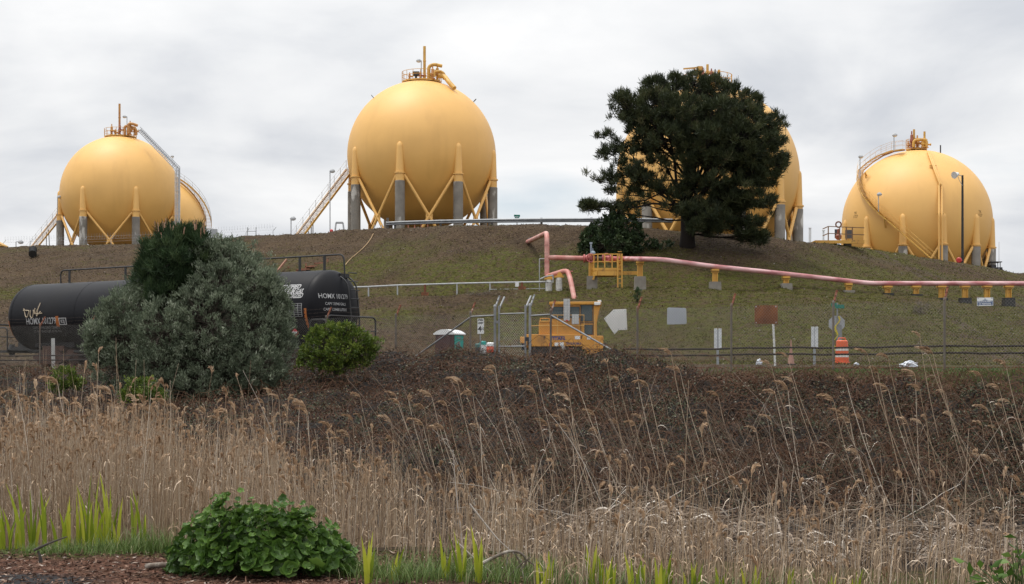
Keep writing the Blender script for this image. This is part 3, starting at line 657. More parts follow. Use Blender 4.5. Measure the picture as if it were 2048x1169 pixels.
t = thing('hoop_rail', hit(1079, 583), 'grey rectangular pipe frame standing left of the tall pink pipe', 'railing'); Y = 101.2
m = MB(); a = hit(1079, 583); m.tube(arc_path([(at(1079,0,Y).x, Y, gz(at(1079,0,Y).x, Y)), at(1079, 518, Y), at(1091, 518, Y)], .05), .035, 6); m.build('bent_rail', m_grey, t)
m = MB(); m.tube([at(1080, 558.5, 99.5), at(1090, 554, 100), at(1106, 551, 99.5)], .045, 6); m.tube([at(1106, 551, 99.5), at(1106, 565, 99.5), at(1092, 564, 100.6)], .035, 6); m.build('handrail', m_grey, t)
# --- pink pipeline
def build_pipeline():
    Yv = 101.0; rr = .165
    t = thing('pipeline', (at(1094,0,Yv).x, Yv, gz(at(1094,0,Yv).x, Yv)), 'long faded pink pipeline running across the slope with a tall bent riser', 'pipeline')
    a = hit(1062, 482); 
    pipe(t, [a+V((-.3, .5, -.1)), at(1093, 466.5, Yv+1.), at(1094, 476, Yv), at(1094, 553, Yv), at(1100, 551.5, Yv-.3), at(1135, 540.5, Yv-1.0), at(1141, 560, Yv-2.), at(1154, 625, 97.5), at(1160, 655, 96.2)], rr, m_pink, 'riser', .45, 16)
    m = MB(); m.lathe([(.21, -.25), (.21, .15)], a+V((.05, .25, .05)), 14, axis=(1, -.6, .3)); m.build('ground_sleeve', m_blk, t, True)
    SUP = [(1280, 570), (1430, 577), (1572, 584), (1697, 597), (1775, 600), (1832, 602), (1883, 603), (1930, 605), (1974, 607), (2017, 609), (2075, 612)]
    yy = lambda x: float(np.interp(x, [1100, 1180, 1240, 1320, 1422, 1572, 1697, 1740, 2048, 2110], [515.5, 517.5, 518, 519, 533, 548.5, 562.5, 567.5, 567.5, 568]))
    hs = [hit(x, y) for x, y in SUP]; Yp = [Yv, 101.3, 101.5]+[h.y for h in hs]; xp = [1100, 1180, 1240]+[x for x, _ in SUP]
    # even the depths out so that the line runs straight
    c = np.polyfit(xp[3:], Yp[3:], 1); fy = lambda x: float(np.interp(x, [1100, 1260, 1290], [Yv, Yv+.3, np.polyval(c, 1290)])) if x < 1290 else float(np.polyval(c, x))
    xs1 = [1096, 1175]; xs2 = [1250, 1290, 1326, 1422, 1572, 1697, 1738, 1830, 1930, 2048, 2110]
    m = MB(); m.tube([at(x, yy(x), fy(x)) for x in xs1], rr*.98, 16); m.build('branch_pipe', m_pink, t, True, angle=45)
    m = MB(); m.tube(arc_path([at(x, yy(x), fy(x)) for x in xs2], .6), rr*.98, 16); m.build('main_pipe', m_pinkr, t, True, angle=45)
    ax = V((1, .02, 0))
    for x, y, v_ in ((1094, 490, 1), (1094, 506, 1), (1094, 524, 1), (1094, 534, 1), (1112, 516.3, 0), (1141, 543.5, 1)): 
        m = MB(); m.lathe([(rr*1.03, -.035), (rr*1.09, -.03), (rr*1.09, .03), (rr*1.03, .035)], at(x, y, Yv if x < 1130 else Yv-1.25), 16, axis=(0,0,1) if v_ else ax); m.build('weld_band', m_pink, t, True)
    m = MB()
    m.lathe([(rr*1.05, -.2), (rr*1.7, -.16), (rr*1.7, -.08), (rr*1.15, -.05), (rr*1.5, .08), (rr*1.5, .25), (rr*1.1, .35), (rr*1.7, .40), (rr*1.7, .48), (rr*.9, .52)], at(1172, 517.3, fy(1175)), 16, axis=ax); fl = m.build('flanged_valve', M('bright_red_valve', (.46, .13, .12), (.36, .08, .07), scale=5, rough=.5), t, True, angle=35)
    q = at(1172, 517.3, fy(1175))+V((.3, -.32, 0)); m = MB(); m.tube([q+V((math.cos(a_)*.27, 0, math.sin(a_)*.27)) for a_ in np.linspace(0, 2*math.pi, 20)[:-1]], .04, 8, closed=True)
    for k in range(3): a_ = k*math.pi/3; m.bar(q-V((math.cos(a_), 0, math.sin(a_)))*.26, q+V((math.cos(a_), 0, math.sin(a_)))*.26, .04)
    m.tube([q, q+V((0,.3,0))], .05, 8); m.build('hand_wheel', MATS['bright_red_valve'], fl, True)
    m = MB(); m.tube([at(1186, 517.6, fy(1185)), at(1206, 518, fy(1200))], rr*.85, 14); m.build('bare_spool', M('dark_brown_steel', (.05, .03, .022), (.08, .05, .035), scale=5, rough=.7), t, True)
    m = MB(); m.lathe([(rr*1.05, -.1), (rr*1.65, -.07), (rr*1.65, .03), (rr*1.3, .05), (rr*1.3, .38), (rr*1.65, .4), (rr*1.65, .5), (rr*1.05, .53), (rr*.97, .95), (rr*.97, 1.9)], at(1207, 518, fy(1206)), 16, axis=ax); v2 = m.build('flanged_valve', MATS['bright_red_valve'], t, True, angle=35)
    q = at(1211, 516, fy(1206))+V((.05, -.35, 0)); m = MB(); m.tube([q+V((math.cos(a_)*.25, 0, math.sin(a_)*.25)) for a_ in np.linspace(0, 2*math.pi, 20)[:-1]], .04, 8, closed=True); m.tube([q, q+V((0,.35,0))], .05, 8); m.build('hand_wheel', MATS['bright_red_valve'], v2, True)
    q = at(1182, 513, fy(1182)); m = MB(); m.tube([q, q+V((0,0,.9))], .055, 10); m.lathe([(.1,0),(.1,.12)], q+V((0,0,.82)), 10); m.tube([q+V((.12,0,.1)), q+V((.12,0,.55))], .03, 6); m.lathe([(.1, 0), (.16, .05), (.16, .2), (.06, .26)], q+V((.13,0,.2)), 12, axis=(0,-1,0)); m.build('pressure_gauge', M('blue_grey_steel', (.22, .27, .33), (.30, .34, .38), rough=.4, metal=.4), t, True)
    names = ['first', 'second', 'third', 'fourth', 'fifth', 'sixth', 'seventh', 'eighth', 'ninth', 'tenth', 'eleventh']
    for k, ((x, y), h) in enumerate(zip(SUP, hs)):
        Y = fy(x); zp = at(x, yy(x), Y).z-rr; X = at(x, 0, Y).x; g0 = gz(X, Y)
        big = k < 4; s_ = thing('pipe_support', (X, Y, g0), 'yellow post on a %s, %s under the pink pipeline from the valve platform' % ('grey concrete block' if big else 'dark low footing', names[k]), 'pipe support', 'yellow supports under the pink pipeline')
        cz = zp-1.0 if k == 0 else (zp-.85 if k == 1 else (zp-.48 if k in (2, 3) else max(g0+.1, zp-.85)))
        m = MB(); m.box((X, Y, (cz+g0-.5)/2), (.78, .8, cz-g0+.5), taper=.92); m.build('footing', m_conc2 if big else m_blk, s_)
        if not big and k > 6: pass
        m = MB(); hh = zp-cz; m.box((X, Y, cz+hh/2), (.30, .06, hh)); m.box((X-.15, Y, cz+hh/2), (.05, .30, hh)); m.box((X+.15, Y, cz+hh/2), (.05, .30, hh)); m.build('post', m_yel2, s_)
        m = MB(); m.box((X, Y, zp-.06), (.62 if k > 3 else .5, .45, .12)); m.box((X, Y, zp-.2), (.5, .3, .05)); m.build('saddle', m_yel2, s_)
m_yel2 = M('yellow_steel_paint', (.62, .34, .055), (.52, .27, .05), scale=1.8, rough=.5, stain=(.20, .10, .04), sscale=(3, 3, 1.5), slo=.58, shi=.74)
build_pipeline()
for x, y0, y1, lb in ((1098, 560, 583, 'left of the two pale concrete piers under the pink riser bend'), (1118, 556, 583, 'right of the two pale concrete piers under the pink riser bend')):
    Y = 100.6 if x < 1110 else 100.2; X = at(x,0,Y).x; zt = at(x, y0, Y).z; t = thing('concrete_pier', (X, Y, gz(X, Y)), lb, 'pier'); m = MB(); m.lathe([(.21, gz(X, Y)-.4-zt), (.21, -.03), (.19, 0)], (X, Y, zt), 20); m.build('column', M('light_concrete', (.40, .39, .36), (.50, .48, .45), scale=3, rough=.9, stain=(.25,.24,.22), sscale=(2,2,6)), t, True, angle=40)
    m = MB(); m.box((X, Y, zt+.07), (.62, .34, .13)); m.prism([(-.2, 0), (.2, 0), (.1, .24), (-.1, .24)], .22, (X+.05, Y, zt+.13)); m.build('saddle', m_yel2, t)
# --- valve platform
def build_valve_platform():
    Y = 100.6; P = lambda x, y, dy=0: at(x, y, Y+dy)
    t = thing('valve_platform', gp(1210, Y), 'yellow steel valve platform with railing and ladder around the pink pipeline', 'platform')
    m = MB(); z1 = P(1200, 543).z; xa, xb, xc = P(1180.5,0).x, P(1195,0).x, P(1241,0).x
    m.prism([(xa, .55), (xb, -.35), (xc, -.35), (xc, 1.2), (xa, 1.2)], .10, (0, Y, z1), ex=(1,0,0), ey=(0,1,0)); m.build('floor', m_yel2, t)
    m = MB(); m.bar((xa, Y+.55, z1-.16), (xb, Y-.35, z1-.16), .1, .3); m.bar((xb, Y-.35, z1-.16), (xc, Y-.35, z1-.16), .1, .3); m.bar((xa, Y+1.2, z1-.16), (xc, Y+1.2, z1-.16), .1, .3); m.build('edge_beam', m_yel2, t)
    m = MB(); zr = P(1200, 509.5).z
    base = [V((xa, Y+.55, 0)), V((xb, Y-.35, 0)), V((xc, Y-.35, 0)), V((xc, Y+1.2, 0))]
    for z in (zr, zr-.50, z1+.12):
        for a, b in zip(base, base[1:]): m.bar((a.x, a.y, z), (b.x, b.y, z), .07, .07 if z > z1+.3 else .16)
    for p in [base[0], base[0].lerp(base[1], .5), base[1], base[1].lerp(base[2], .3), base[1].lerp(base[2], .62), base[1].lerp(base[2], .85), base[2], base[3]]: m.bar((p.x, p.y, z1), (p.x, p.y, zr), .08)
    m.build('railing', m_yel2, t)
    m = MB(); zg = gz(xc, Y-.6)
    for dx in (-.22, .06): m.bar((xc+dx, Y-.5, zg-.1), (xc+dx, Y-.5, zr+.02), .09)
    for k in range(8): z = zg+.3+k*.3; m.bar((xc-.22, Y-.5, z), (xc+.06, Y-.5, z), .05)
    m.build('ladder', m_yel2, t)
    x2 = P(1281,0).x
    m = MB(); zb = P(0, 546).z; m.box(((xc+x2)/2, Y+.35, zb), (x2-xc, .2, .24)); m.build('side_beam', m_yel2, t)
    for x, y0, y1 in ((1182, 524, 553), (1280.5, 521, 552)):
        q = P(x, y1, .35); m = MB(); h = P(x, y0).z-q.z
        for k in (-.13, .13): m.box((q.x+k, q.y, q.z+h/2), (.06, .3, h))
        m.box((q.x, q.y, q.z+h/2), (.24, .06, h)); m.build('column', m_yel2, t)
    q = P(1184, 553, .5); g_ = gz(q.x, q.y); m = MB(); m.box((q.x, q.y, (q.z+g_-.5)/2), (.72, .8, q.z-g_+.5), taper=.92); m.build('footing', m_conc2, t)
    m = MB(); m.bar(P(1190, 548), P(1186, 560), .12); m.build('brace', m_yel2, t)
build_valve_platform()
# --- yellow platform by the right tank
def build_right_platform():
    h = hit(1690, 494); Y = h.y+.5; P = lambda x, y, dy=0: at(x, y, Y+dy)
    t = thing('loading_platform', h, 'yellow steel platform with dark panels and railing at the crest beside the right tank', 'platform')
    m = MB(); xa, xb = P(1629, 0).x, P(1727, 0).x; z = P(0, 482).z; m.box(((xa+xb)/2, Y+.8, z-.03), (xb-xa, 2.2, .08)); m.box(((xa+xb)/2, Y-.3, z-.12), (xb-xa, .1, .26)); m.build('floor', m_yel2, t)
    m = MB(); x0 = P(1655,0).x; zr = P(0, 454).z
    for zz_ in (zr, (zr+z)/2): m.bar((x0, Y-.3, zz_), (xb, Y-.3, zz_-.12), .06); m.bar((x0, Y-.3, zz_), (x0, Y+1.8, zz_), .06)
    for x in (1655, 1691, 1703, 1678): q = P(x, 0).x; m.bar((q, Y-.3, z), (q, Y-.3, zr-.04), .08)
    m.build('railing', M('rail_brown', (.16, .09, .05), (.24, .13, .06), rough=.7), t)
    m = MB(); m.box(P(1675, 468, 1.), (.45, .1, .72)); m.box(P(1698, 469, 1.), (.6, .1, .7)); m.build('panel', M('dark_panel', (.05, .055, .065), (.07, .07, .08), rough=.5), t)
    m = MB(); q = P(1677, 473, .3); m.lathe([(.1, -.3), (.24, -.2), (.26, .05), (.12, .2), (.12, .55), (.05, .6)], q, 14); m.build('pump', m_redv, t, True)
    m = MB(); m.tube([q+V((math.cos(a)*.22, 0, .95+math.sin(a)*.22)) for a in np.linspace(0, 6.28, 17)[:-1]], .06, 8, closed=True); m.build('hand_wheel', m_rust, t, True)
    for x in (1665, 1695): m = MB(); q = P(x, 490, .6); m.box((q.x, q.y, (z-.15+gz(q.x, q.y)-.4)/2), (.55, .5, z-.15-gz(q.x, q.y)+.4)); m.build('footing', m_conc2, t)
build_right_platform()
for x, y0, Y, lb in ((1620, 457, 131, 'taller of two thin white posts on the crest left of the yellow platform'), (1647, 462, 133, 'shorter of two thin white posts on the crest beside the yellow platform')):
    p = gp(x, Y); q = at(x, y0, Y); t = tag(MB().tube([p-V((0,0,.3)), q], .11 if x == 1620 else .08, 10).lathe([(.14, 0), (.14, .05), (.02, .07)], q, 10).build('bollard', m_white, None, True, org=p), lb, 'post')
# --- black pole with floodlight
p = gp(1925, 141); q = at(1925, 351, 141); t = thing('floodlight_pole', p, 'black wooden pole with a white floodlight in front of the right tank', 'pole')
MB().tube([p-V((0,0,.5)), q], [.13, .10], 10).build('pole', m_blk, t, True)
f = at(1911, 350, 140.7); m = MB(); m.lathe([(.03, -.42), (.16, -.36), (.2, -.1), (.32, .12), (.34, .2), (.30, .2)], f, 18, axis=(-.75, -.55, -.25)); m.build('floodlight', m_white, t, True); m = MB(); m.tube([f+V((.2, .1, 0)), f+V((.42, .2, -.5)), at(1925, 372, 140.9)], .025, 6); m.build('cable', m_grey, t); 
m = MB(); m.bar(f+V((.25,.1,.02)), q-V((0,0,.1)), .05); m.build('bracket', m_grey, t)
t = thing('alarm_horn', at(1918, 521, 139.8), 'round red alarm on the black floodlight pole', 'alarm'); m = MB(); c = at(1918, 521, 139.8); m.lathe([(.05, -.2), (.24, -.14), (.27, .0), (.27, .06), (.2, .12)], c, 18, axis=(-.5, -.8, 0)); m.build('body', m_red, t, True); m = MB(); m.bar(c, at(1924, 522, 140.9), .07); m.tube([c-V((.05,0,.2)), c-V((.1,-.1,1.0))], .04, 6); m.build('bracket', m_red, t)
t = thing('cart_canopy', gp(1991, 172), 'dark open utility cart with a flat roof right of the right tank', 'cart'); q = at(1989, 525, 172); m = MB(); m.box(q, (1.3, 1.4, .1)); m.build('roof', m_dark, t)
m = MB()
for dx in (-.5, .5):
    for dy in (-.5, .5): m.bar(q+V((dx, dy, 0)), q+V((dx*1.05, dy, -.75)), .06)
m.build('frame', m_dark, t); m = MB(); m.box(q+V((.05, 0, -.75)), (1.4, 1.2, .3), bev=.06); m.box(q+V((-.2,0,-.5)), (.5, 1., .3)); m.build('body', m_dark, t)
m = MB()
for dx in (-.5, .5):
    for dy in (-.6, .6): m.lathe([(.08, -.08), (.26, -.08), (.26, .08), (.08, .08)], q+V((dx, dy, -.95)), 14, axis=(0,1,0))
m.build('wheels', m_blk, t)
p = gp(1998, 168); tag(MB().tube([p-V((0,0,.3)), at(1998, 484, 168)], [.05, .02], 6).build('radio_mast', m_grey, None, True, org=p), 'very thin radio mast rising right of the right tank', 'mast')
# --- timber stair behind the tank car, drain pipe, hose
h = hit(600, 545); t = thing('timber_stair', h, 'red brown timber stair climbing the slope behind the black tank car', 'stair')
for dy in (0, 1.2):
    a, b = at(548, 551, h.y-2+dy), at(573, 520, h.y+1+dy); m = MB(); m.bar(a, b, .1, .16); m.build('handrail', m_wood, t)
    a, b = at(628, 545, h.y+dy), at(654, 515, h.y+4+dy); m = MB(); m.bar(a, b, .1, .16); m.build('handrail', m_wood, t)
m = MB()
for k in range(6): q = at(603+k*9, 541-k*3.2+2*(k % 2), h.y+k*.5); m.box(q, (.7, 1.2, .1)); m.box(q-V((.3, 0, .25)), (.1, 1.2, .5))
m.build('treads', m_wood, t)
for x, y in ((577, 533), (612, 527), (640, 528), (655, 518)): m = MB(); q = at(x, y, h.y+1.5); m.bar((q.x, q.y, gz(q.x, q.y)-.2), q, .12); m.build('post', m_wood, t)
h = hit(62, 515); t = thing('drain_pipe', h, 'black corrugated drain pipe mouth lying on the left slope below the crest', 'pipe')
m = MB()
pr = []
for k in range(9): pr += [(.36, k*.14), (.30, k*.14+.07)]
m.lathe(pr, h+V((.3, -.5, .25)), 18, axis=(-.2, .75, .4)); m.build('tube', m_blk, t, True)
pts = []
for k in range(14):
    f = k/13; q = hit(747-52*f+4*math.sin(f*5), 470+62*f); pts.append(q+V((0, -.05, .06)))
tag(MB().tube(pts, .035, 6).build('hose', M('tan_hose', (.36, .24, .12), (.30, .19, .09), rough=.7), None, True, org=pts[0]), 'thin tan hose trailing down the slope from the middle tank', 'hose')
# ================================================================ FENCE
m_post = M('weathered_fence_post', (.10, .085, .07), (.155, .135, .112), scale=3, rough=.8, stain=(.19, .085, .045), sscale=(4,4,1.2), slo=.52, shi=.7)
m_arm = M('rusty_fence_arm', (.20, .065, .034), (.12, .045, .026), scale=9, rough=.9, stain=(.33, .27, .22), sscale=(9,9,5), slo=.58, shi=.66)
m_gwire = M('gate_wire', (.34, .345, .35), (.42, .425, .43), scale=1.2, rough=.5, metal=.3)
m_wire = M('chain_link_wire', (.13, .122, .11), (.19, .182, .17), scale=1.2, rough=.7, metal=.1)
m_bwire = M('barbed_wire', (.055, .038, .03), (.09, .062, .05), scale=3, rough=.8)
m_gp = M('galvanised_pipe', (.20, .205, .21), (.28, .285, .29), scale=3, rough=.5, metal=.45)
DIR = V((2.498, -1.749, 0)).normalized(); PERP = V((.573, .819, 0))      # along the fence to the right; outward, away from the camera
FZ = EZ+.02
def fpost(i): return V((3.68+2.498*i, 44-1.749*i, FZ))
def fx(x, off=0.):
    u = (x-CX)/F; Y = (44+.7*3.68)/(1+.7*u); return V((u*Y, Y, FZ))+PERP*off
def fabric_mesh(Lh, H=1.80, p=.088, r=.0023):
    m = MB(); n = int((Lh+H)/p)
    for k in range(n+1):
        c = -H+k*p
        a0, a1 = max(0, c), min(Lh, c+H)
        if a1 > a0+.01: m.tube([(a0, -.002, a0-c), (a1, -.002, a1-c)], r, 3, caps=False); m.tube([(Lh-a0, .002, a0-c), (Lh-a1, .002, a1-c)], r, 3, caps=False)
    return m
SPAN = 3.05
_fm = None
def add_fabric(t, a, Lh, H=1.80, z=.03, mat=None):
    """one span of chain link from a along DIR, as a part sharing its mesh with equal spans"""
    global _fm
    if abs(Lh-SPAN) < .02 and _fm: me = _fm
    else:
        mb = fabric_mesh(Lh, H); me = bpy.data.meshes.new('fabric'); me.from_pydata([tuple(v) for v in mb.v], [], mb.f); me.materials.append(mat or m_wire)
        if abs(Lh-SPAN) < .02: _fm = me
    o = bpy.data.objects.new('fabric', me); col.objects.link(o); o.parent = t; ORG[o.name] = ORG[t.name]
    o.location = a+V((0,0,z))-ORG[t.name]; o.rotation_euler = (0, 0, math.atan2(DIR.y, DIR.x)); return o
def fence_post(t, p, h=1.84, arm=True, mat=None, amat=None, r=.031):
    m = MB(); b = V((p.x, p.y, gz(p.x, p.y)-.4)); m.tube([b, p+V((0,0,h))], r, 10); m.lathe([(r*1.2, 0), (r*1.2, .05), (r*.6, .08)], p+V((0,0,h)), 10); o = m.build('post', mat or m_post, t, True, angle=40)
    if arm:
        m = MB(); q = p+V((0,0,h-.04)); e_ = q+PERP*.25+V((0,0,.40)); m.bar(q, e_, .05, .035)
        for f in (.3, .62, .95): c = q.lerp(e_, f); m.box(c, (.06, .06, .04))
        m.build('barb_arm', amat or m_arm, o)
    return p+V((0,0,h-.04))
def barbed(t, pts):
    m = MB()
    for f in (.3, .62, .95):
        pp = []
        for a, b in zip(pts, pts[1:]):
            for k in range(8): g_ = k/8; c = a.lerp(b, g_)+PERP*.25*f+V((0,0,.40*f-.06*4*g_*(1-g_))); pp.append(c)
        pp.append(pts[-1]+PERP*.25*f+V((0,0,.40*f))); m.tube(pp, .0017, 3)
        for i in range(0, len(pp)-1):
            for g_ in (.2, .6): c = pp[i].lerp(pp[i+1], g_); m.bar(c-V((.01,0,.022)), c+V((.01,0,.022)), .0035)
    m.build('barbed_wire', m_bwire, t)
gL, gR = fx(990), fx(1060)
t = thing('chain_link_fence', fpost(-8), 'long rusty chain link fence running left of the gate past the tank car', 'fence')
tops = [fence_post(t, fpost(i)) for i in range(-16, -1)]; barbed(t, tops+[gL+V((0,0,1.9))])
for i in range(-16, -2): add_fabric(t, fpost(i), SPAN)
add_fabric(t, fpost(-2), (gL-fpost(-2)).length)
fence_post(t, gL, 2.02, True, m_gp, m_gp, .042)
m = MB(); m.tube([fpost(-2)+V((0,0,1.74)), gL+V((0,0,1.76))], .026, 8); m.build('top_rail', m_gp, t, True)
m = MB(); e_ = fx(832); e_.z -= .02; m.tube([fpost(-2)+V((0,0,1.72)), V((e_.x, e_.y, FZ+.5))], .028, 8); m.build('diagonal_brace', m_gp, t, True)
m = MB(); m.tube([fpost(-16)+V((0,0,.04)), fpost(-2)+V((0,0,.04))], .02, 6); m.build('bottom_rail', m_post, t, True)
t = thing('chain_link_fence', fpost(1), 'rusty chain link fence right of the gate with signs hung on it', 'fence')
fence_post(t, gR, 2.02, True, m_gp, m_gp, .042)
tops = [fence_post(t, fpost(i)) for i in range(-1, 8)]; barbed(t, [gR+V((0,0,1.9))]+tops)
add_fabric(t, gR, (fpost(-1)-gR).length)
for i in range(-1, 7): add_fabric(t, fpost(i), SPAN)
m = MB(); m.tube([gR+V((0,0,1.72)), fpost(-1)+V((0,0,1.74))], .026, 8); m.build('top_rail', m_gp, t, True)
m = MB(); e_ = fx(1240); m.tube([fpost(-1)+V((0,0,1.72)), V((e_.x, e_.y, FZ+.5))], .028, 8); m.build('diagonal_brace', m_gp, t, True)
# gate
t = thing('pedestrian_gate', fx(1024), 'galvanised chain link gate between two tall posts, left of the yellow rail mover', 'gate')
a, b = fx(998), fx(1051)
for p in (a, b):
    m = MB(); m.tube([p+V((0,0,-.1)), p+V((0,0,2.06))], .033, 10); o = m.build('upright', m_gp, t, True)
    q = p+V((0,0,1.95)); m = MB(); m.bar(q, q+PERP*.3+V((0,0,.4)), .05, .035); m.build('barb_arm', m_gp, o)
for z in (.1, .78, 1.80): m = MB(); m.tube([a+V((0,0,z)), b+V((0,0,z))], .024, 8); m.build('gate_rail', m_gp, t, True)
add_fabric(t, a, (b-a).length, 1.72, .1, m_gwire)
m = MB()
for z in (.35, 1.55): m.box(a.lerp(gL, .5)+V((0,0,z)), (.14, .1, .08))
m.build('hinge', m_gp, t)
m = MB(); m.box(b.lerp(gR, .5)+V((0,-.03,1.0)), (.16, .08, .12)); m.build('latch', m_dark, t)
# two level cables behind the fence
t = thing('cable_barrier', fx(1500, .5), 'pair of dark rusty cables strung low and level behind the chain link fence', 'cable barrier')
for z in (.67, .49):
    m = MB(); pp = []
    for k in range(64): p = fx(-160+36*k, .055); pp.append(V((p.x, p.y, EZ+z+.012*math.sin(k*.7)+.01*math.sin(k*2.1)))) if not (840 < -160+36*k < 1235) else None
    a_ = [p for p in pp if p.x < -1]; b_ = [p for p in pp if p.x > 0]
    for q in (a_, b_): m.tube(q, .026, 6)
    m.build('cable', M('dark_rusty_cable', (.018, .012, .010), (.035, .022, .017), scale=3, rough=.9), t, True)
# boards hung on the fence
def fence_board(name, poly, label, mat, cat='sign', off=.05, holes=True):
    pts = [fx(x, off) for x, y in poly]; Yc = sum(p.y for p in pts)/len(pts); o = fx(sum(x for x, y in poly)/len(poly), off)
    t = thing(name, o, label, cat); pl = []
    for x, y in poly: p = fx(x, off); pl.append(((p-o).dot(DIR), EZ+(HY-y)/F*p.y-o.z))
    m = MB(); m.prism(pl, .012, o, ex=DIR, ey=(0,0,1)); m.build('panel', mat, t)
    cx_, cy_ = sum(a for a, b in pl)/len(pl), sum(b for a, b in pl)/len(pl)
    for a, b in pl[::max(1, len(pl)//4)]: m = MB(); q = o+DIR*(cx_+(a-cx_)*.86)+V((0,0,cy_+(b-cy_)*.86)); m.lathe([(.02, -.012), (.02, .0), (.005, .004)], q-PERP*.006, 8, axis=-PERP); m.build('bolt', m_grey, t)
    return t, o
c7 = lambda x, y: (820+x/3.896, 440+y/3.896)
fence_board('blank_board', [c7(1505,770), c7(1580,700), c7(1678,695), c7(1685,857), c7(1618,860), c7(1587,893)], 'white five sided blank board hung on the fence beside the rail mover', M('board_white', (.70, .69, .66), (.62, .61, .58), scale=1.5, rough=.5))
fence_board('blank_board', [(1333,617), (1336,615.5), (1368,616.5), (1370.5,618), (1371.5,647), (1369,648.5), (1334,649.5), (1332.5,648)], 'plain light grey rectangular board hung on the fence', M('board_grey', (.40, .42, .45), (.35, .37, .40), scale=2, rough=.45, metal=.25))
fence_board('rusty_board', [(1507.5,611.5), (1553.5,611), (1554,648), (1508,648.5)], 'rusty brown rectangular board hung on the fence above the leaning white stake', M('rust_board', (.24, .085, .026), (.115, .040, .015), scale=2.5, rough=.85, stain=(.035, .015, .01), sscale=(3,3,.9), slo=.5, shi=.66))
t, o = fence_board('notice_sign', [(1955,596), (1987,595.5), (1987,612), (1955,612.5)], 'small white and blue private property notice at the top of the right fence', m_white, off=-.03)
m_navy = M('navy_print', (.03, .07, .18), (.025, .06, .16), rough=.5)
f = -PERP*.008
cz = EZ+(HY-606.3)/F*fx(1971).y; m = MB(); q = V((o.x, o.y, cz)); m.box(q-PERP*.007, (.385, .004, .105), Matrix.Rotation(math.atan2(DIR.y, DIR.x), 3, 'Z')); m.build('blue_band', m_navy, t)
lettering('PRIVATE PROPERTY', .047, plane_fn(q-PERP*.011+V((0,0,.025)), DIR, (0,0,1)), m_white, t, sx=.86, bold=.0012)
lettering('NO TRESPASSING', .047, plane_fn(q-PERP*.011-V((0,0,.026)), DIR, (0,0,1)), m_white, t, sx=.86, bold=.0012)
m = MB(); m.prism([(-.02,0),(.02,0),(0,-.03)], .004, q-PERP*.008+V((0,0,.105)), ex=DIR, ey=(0,0,1)); m.box(q-PERP*.008+V((0,0,.068)), (.12, .004, .012), Matrix.Rotation(math.atan2(DIR.y, DIR.x), 3, 'Z')); m.build('emblem', m_navy, t)

# ================================================================ ROADSIDE THINGS BEHIND THE FENCE
def marker(x, y0, y1, Y, wd, gap_, label, twin):
    p = gp(x, Y); t = thing('delineator_post', p, label, 'marker post'); h = at(x, y0, Y).z-p.z; hb = at(x, y1, Y).z-p.z
    m = MB(); m.bar(p-V((0,0,.3)), p+V((0,.03,h-.05)), .09, .05); m.build('post', M('marker_post_steel', (.24, .26, .28), (.32, .34, .36), scale=4, rough=.5, metal=.3), t)
    for s in ((-1, 1) if twin else (0,)): m = MB(); m.box(p+V((s*(wd+gap_)/2, -.03, (h+hb)/2)), (wd, .015, h-hb), bev=.006); m.build('panel', M('marker_panel', (.62, .64, .66), (.50, .52, .54), scale=6, rough=.6), t)
marker(1435.5, 657.5, 699, 60, .125, .05, 'twin white panel marker post behind the fence under the grey board', True)
marker(1629, 654, 697, 60, .13, .02, 'twin white panel marker post left of the stop sign back', True)
p = gp(1551, 58); tag(MB().bar(p-V((0,0,.3)), at(1546.5, 649, 58), .075, .05).build('marker_stake', M('stake_white', (.66, .66, .64), (.5, .5, .48), scale=7, rough=.7), None, org=p), 'thin white stake leaning slightly, under the rusty board', 'stake')
p = gp(107, 62); tag(MB().bar(p-V((0,0,.3)), at(106, 677, 62), .14, .05).build('marker_stake', M('stake_pale', (.48, .48, .46), (.38, .38, .36), scale=6, rough=.7), None, org=p), 'white upright stake in front of the left end of the tank car', 'stake')
def cone(x, Y, y0, label):
    p = gp(x, Y); h = at(x, y0, Y).z-p.z; t = thing('traffic_cone', p, label, 'traffic cone'); m = MB(); m.box(p+V((0,0,.02)), (.36, .36, .05), bev=.01); m.build('base', m_dark, t); m = MB(); m.lathe([(.15, .04), (.06, h*.5), (.02, h), (.0, h)], p, 16); m.build('body', M('faded_cone', (.36, .19, .14), (.30, .15, .11), scale=5, rough=.6), t, True)
cone(1582, 62, 680, 'faded orange cone standing between the white stake and the marker post')
# stop sign seen from behind, with its street name plate and yellow tape
Y = 68; p = gp(1675, Y); t = thing('stop_sign', p, 'stop sign seen from behind with green street name plate and yellow tape', 'road sign'); c = at(1674, 647.5, Y)
m = MB(); m.bar(p-V((0,0,.3)), at(1674.5, 606, Y), .06, .06); m.build('post', m_gp, t)
m = MB(); m.bar(p-V((-.1,-.02,.3)), at(1679, 650, Y)+V((0,.03,0)), .22, .05); m.build('mounting_board', m_gp, t)
m = MB(); m.prism([(math.cos(R(22.5+45*k))*.385, math.sin(R(22.5+45*k))*.385) for k in range(8)], .012, c+V((0,.06,0)), ex=(.97,-.22,0), ey=(0,0,1)); m.build('sign_plate', M('sign_back', (.36, .37, .39), (.31, .32, .34), scale=3, rough=.5, metal=.3), t)
sign_board(t, at(1679.5, 613.5, Y), .46, .17, MATS['green_sign'], 'name_plate', .35); sign_board(t, at(1668, 610, Y), .26, .15, MATS['green_sign'], 'name_plate', -.7)
pts = [at(1677+4*math.sin(k*1.3)-k*.9, 633+k*6.2, Y-.08) for k in range(12)]; m = MB()
for a, b in zip(pts, pts[1:]): m.bar(a, b, .06+.03*math.sin(a.z*9), .012, up=(0,1,0))
m.build('caution_tape', M('yellow_tape', (.66, .52, .03), (.5, .4, .03), rough=.5), t)
